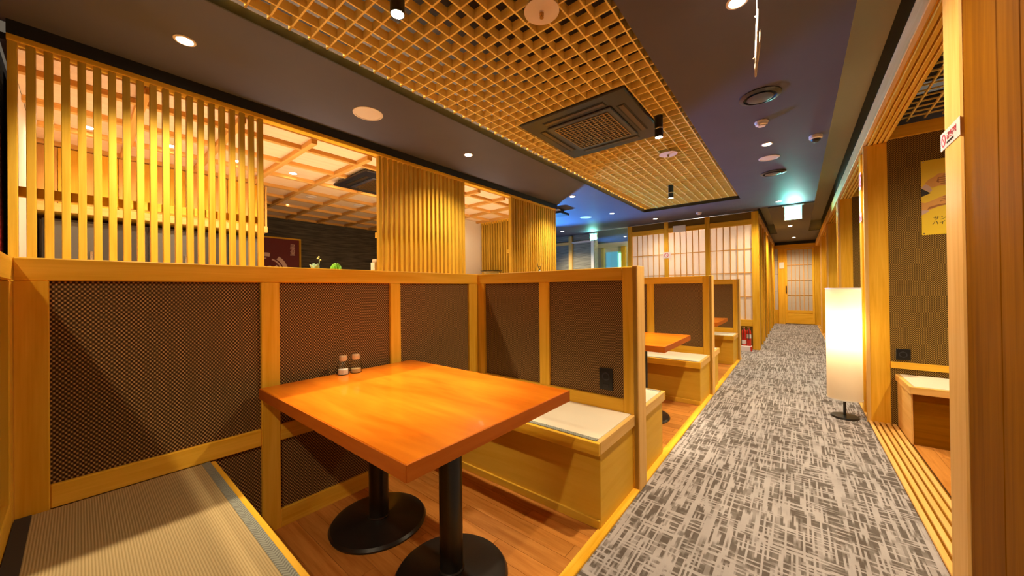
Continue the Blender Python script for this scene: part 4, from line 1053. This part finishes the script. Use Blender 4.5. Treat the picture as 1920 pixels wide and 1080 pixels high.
# corridor left side
cl = thing('wall_left', 'timber and woven side of the shoji rooms along the corridor', 'wall', (-0.6, 11, 0), kind='structure')
yp = [(8.20, 8.36), (8.95, 9.03), (9.55, 9.65), (10.25, 10.35), (11.0, 11.1), (11.8, 11.9), (12.6, 12.7), (13.4, 13.5), (14.2, 14.3)]
for a, b in yp: box('post', cl, -0.65, -0.55, a, b, 0.0, 2.52, 'pine', 0.004)
box('top_rail', cl, -0.65, -0.54, 8.20, 14.3, 2.50, 2.60, 'pine_end', 0.004)
for k, (p, q) in enumerate(zip(yp, yp[1:])):
    box('door_panel' if k % 2 else 'woven_panel', cl, -0.63, -0.58, p[1], q[0], 0.0, 2.50, 'pine' if k % 2 else 'weave_room', 0, 'panel' if k % 2 == 0 else 'grain')
box('upper_panel', cl, -0.65, -0.60, 8.20, 14.3, 2.60, 2.94, 'black')
# end of corridor
ew = thing('wall_back', 'timber end wall of the corridor', 'wall', (0, 14.35, 0), kind='structure')
box('lintel', ew, -0.60, XR + 0.1, 14.30, 14.40, 2.42, 2.54, 'pine', 0.003)
box('black_panel', ew, -0.60, XR + 0.1, 14.31, 14.38, 2.54, 2.64, 'black')
box('post', ew, -0.46, -0.29, 14.28, 14.40, 0.0, 2.42, 'pine', 0.003)
box('post', ew, 0.43, XR + 0.1, 14.30, 14.40, 0.0, 2.42, 'pine', 0.003)
box('sill_panel', ew, -0.60, -0.46, 14.32, 14.36, 0.0, 0.45, 'pine')
for z0, z1 in ((0.45, 1.05), (1.06, 1.60), (1.61, 2.05), (2.06, 2.42)): box('paper_pane', ew, -0.60, -0.46, 14.33, 14.335, z0, z1, 'paper')
dr = thing('door_1', 'shoji sliding door at the end of the corridor', 'door', (0.07, 14.32, 0), kind='structure')
da, db = -0.29, 0.43
box('stile', dr, da, da + 0.06, 14.29, 14.32, 0.02, 2.41, 'pine', 0.003); box('stile', dr, db - 0.05, db, 14.29, 14.32, 0.02, 2.41, 'pine', 0.003)
box('top_rail', dr, da + 0.06, db - 0.05, 14.29, 14.32, 2.36, 2.41, 'pine', 0.002)
box('middle_rail', dr, da + 0.06, db - 0.05, 14.29, 14.32, 0.36, 0.44, 'pine', 0.002)
box('kick_panel', dr, da + 0.06, db - 0.05, 14.30, 14.315, 0.02, 0.36, 'pine')
pull = box('pull_handle', dr, da + 0.015, da + 0.045, 14.275, 14.29, 0.98, 1.22, 'blackmetal', 0.003)
zs = [0.44, 0.92, 1.40, 1.88, 2.36]; a, b = da + 0.06, db - 0.05
for i in range(6):
    xa, xb = a + (b - a) * i / 6, a + (b - a) * (i + 1) / 6
    if i: box('upright_bar', dr, xa - 0.008, xa + 0.008, 14.292, 14.304, 0.44, 2.36, 'beam')
    for z0, z1 in zip(zs, zs[1:]): box('paper_pane', dr, xa + 0.001, xb - 0.001, 14.306, 14.309, z0 + 0.001, z1 - 0.001, 'paper')
for z in zs[1:-1]: box('cross_bar', dr, a, b, 14.2915, 14.3045, z - 0.008, z + 0.008, 'beam')
sg2 = thing('sign_plate', 'small white notice beside the corridor end door', 'sign', (-0.375, 14.27, 1.78))
box('board', sg2, -0.43, -0.31, 14.265, 14.279, 1.78, 1.98, 'offwhite', 0.002)
# fire extinguishers
def extinguisher(label, x, y, lab):
    t = thing('fire_extinguisher', label, 'extinguisher', (x, y, 0.10), 'fire extinguishers on the stand')
    lathe('cylinder', t, (x, y, 0.10), [(0, 0), (0.033, 0), (0.0355, 0.008), (0.0355, 0.25), (0.030, 0.285), (0.016, 0.305), (0.014, 0.315), (0, 0.315)], 'red', 20)
    lathe('valve', t, (x, y, 0.412), [(0, 0), (0.013, 0), (0.013, 0.022), (0, 0.025)], 'chrome', 12)
    box('lever', t, x - 0.026, x + 0.018, y - 0.008, y + 0.008, 0.434, 0.444, 'chrome', 0.002)
    tube('hose', t, [(x, y - 0.012, 0.422), (x + 0.004, y - 0.042, 0.40), (x + 0.006, y - 0.048, 0.32), (x + 0.006, y - 0.046, 0.22)], 0.006, 'black', 8)
    lathe('label_band', t, (x, y, lab), [(0.0358, 0), (0.0358, 0.075)], 'sticker', 20)
    return t
extinguisher('red fire extinguisher at left on the low stand', -0.783, 7.90, 0.13)
extinguisher('red fire extinguisher with white label, right one on the stand', -0.706, 7.90, 0.24)
st = thing('extinguisher_stand', 'low white and red stand under the fire extinguishers', 'stand', (-0.745, 7.90, 0))
box('tray', st, -0.83, -0.66, 7.83, 7.97, 0.0, 0.098, 'sticker', 0.006)
box('red_band', st, -0.68, -0.655, 7.828, 7.972, 0.004, 0.095, 'red', 0.003)

# entrance: stone wall, frames, glass
c = box('wall_back', None, -7.5, -4.05, 8.45, 8.60, 0, ZC, 'stone_grey', 0, 'panel'); tag(c, 'grey stone wall by the entrance at far left', 'wall', kind='structure')
fr = thing('entrance_frame', 'pale timber frame standing before the grey stone wall', 'frame', (-4.5, 8.42, 0))
box('post', fr, -4.80, -4.70, 8.38, 8.44, 0, 2.62, 'pine_end', 0.003)
box('rail', fr, -5.6, -4.80, 8.39, 8.44, 2.40, 2.47, 'pine_end', 0.003)
box('rail', fr, -4.70, -4.14, 8.39, 8.44, 2.42, 2.47, 'white', 0.003)
box('end_post', fr, -4.14, -4.06, 8.38, 8.62, 0, 2.45, 'offwhite', 0.003)
gp = thing('glass_partition', 'clear glass partition left of the shoji wall', 'glass', (-3.5, YS + 0.05, 0))
box('glass_pane', gp, -3.93, -3.062, YS + 0.045, YS + 0.055, 0.03, ZC - 0.02, 'glass_green')
box('glass_channel', gp, -3.93, -3.062, YS + 0.035, YS + 0.065, 0.0, 0.03, 'steel')
box('glass_edge', gp, -3.945, -3.93, YS + 0.04, YS + 0.06, 0.0, ZC - 0.02, 'steel')
vb = thing('wall_back', 'vestibule wall seen through the glass partition', 'wall', (-4, 11.0, 0), kind='structure')
box('wall_panel', vb, -5.2, -3.06, 10.6, 10.7, 0, ZC, 'plaster')
box('blue_panel', vb, -4.70, -4.32, 10.57, 10.60, 0.3, 2.35, 'bluepanel')
box('yellow_post', vb, -4.86, -4.76, 10.54, 10.60, 0, 2.5, 'olive', 0.003)
box('yellow_post', vb, -4.20, -4.06, 10.54, 10.60, 0, 2.5, 'pine', 0.003)
box('yellow_post', vb, -3.52, -3.36, 10.54, 10.60, 0, 2.5, 'olive', 0.003)
box('green_strip', vb, -4.28, -4.22, 10.55, 10.60, 1.7, 2.3, 'greenlit')
box('shelf', vb, -4.04, -3.54, 10.5, 10.60, 1.75, 1.82, 'pine_end')
box('blue_panel', vb, -3.98, -3.80, 10.57, 10.60, 1.85, 2.25, 'bluepanel')
lt2 = downlight('vestibule downlight behind the glass partition', -3.7, 9.6, ZC, 45, col=(0.8, 1.0, 0.75))
# assumed blue light on an added, unseen cabinet, tinting the ceiling beyond the screens
bc = thing('added_cabinet', 'unseen dark cabinet added to carry an assumed blue light bar beyond the last slat screen', 'cabinet', (-5.3, 6.85, 0))
box('cabinet_body', bc, -5.6, -5.0, 6.45, 7.25, 0.0, 1.5, 'cab', 0.004)
box('cabinet_door', bc, -5.0, -4.98, 6.47, 6.84, 0.05, 1.46, 'cab2', 0.003); box('cabinet_door', bc, -5.0, -4.98, 6.86, 7.23, 0.05, 1.46, 'cab2', 0.003)
box('assumed_light_bar', bc, -5.36, -5.24, 6.55, 7.15, 1.5, 1.54, 'assumed_blue_led')
lamp_light(bc, (-5.3, 6.85, 1.60), 820, 'SPOT', 74, 0.8, 0.10, (0.06, 0.34, 1.0), (-3.0, 5.85, 2.65))  # assumed source, aimed to throw the blue glow onto the ceiling
vt = thing('hanging_vent', 'white edged black ceiling vent past the end of the screens', 'vent', (-3.45, 5.6, 2.56))
box('vent_body', vt, -3.62, -3.25, 5.40, 5.72, 2.56, 2.60, 'black', 0.004); box('vent_plate', vt, -3.62, -3.25, 5.34, 5.42, 2.60, 2.62, 'offwhite', 0.003)
box('vent_neck', vt, -3.55, -3.32, 5.48, 5.66, 2.60, 2.65, 'black')
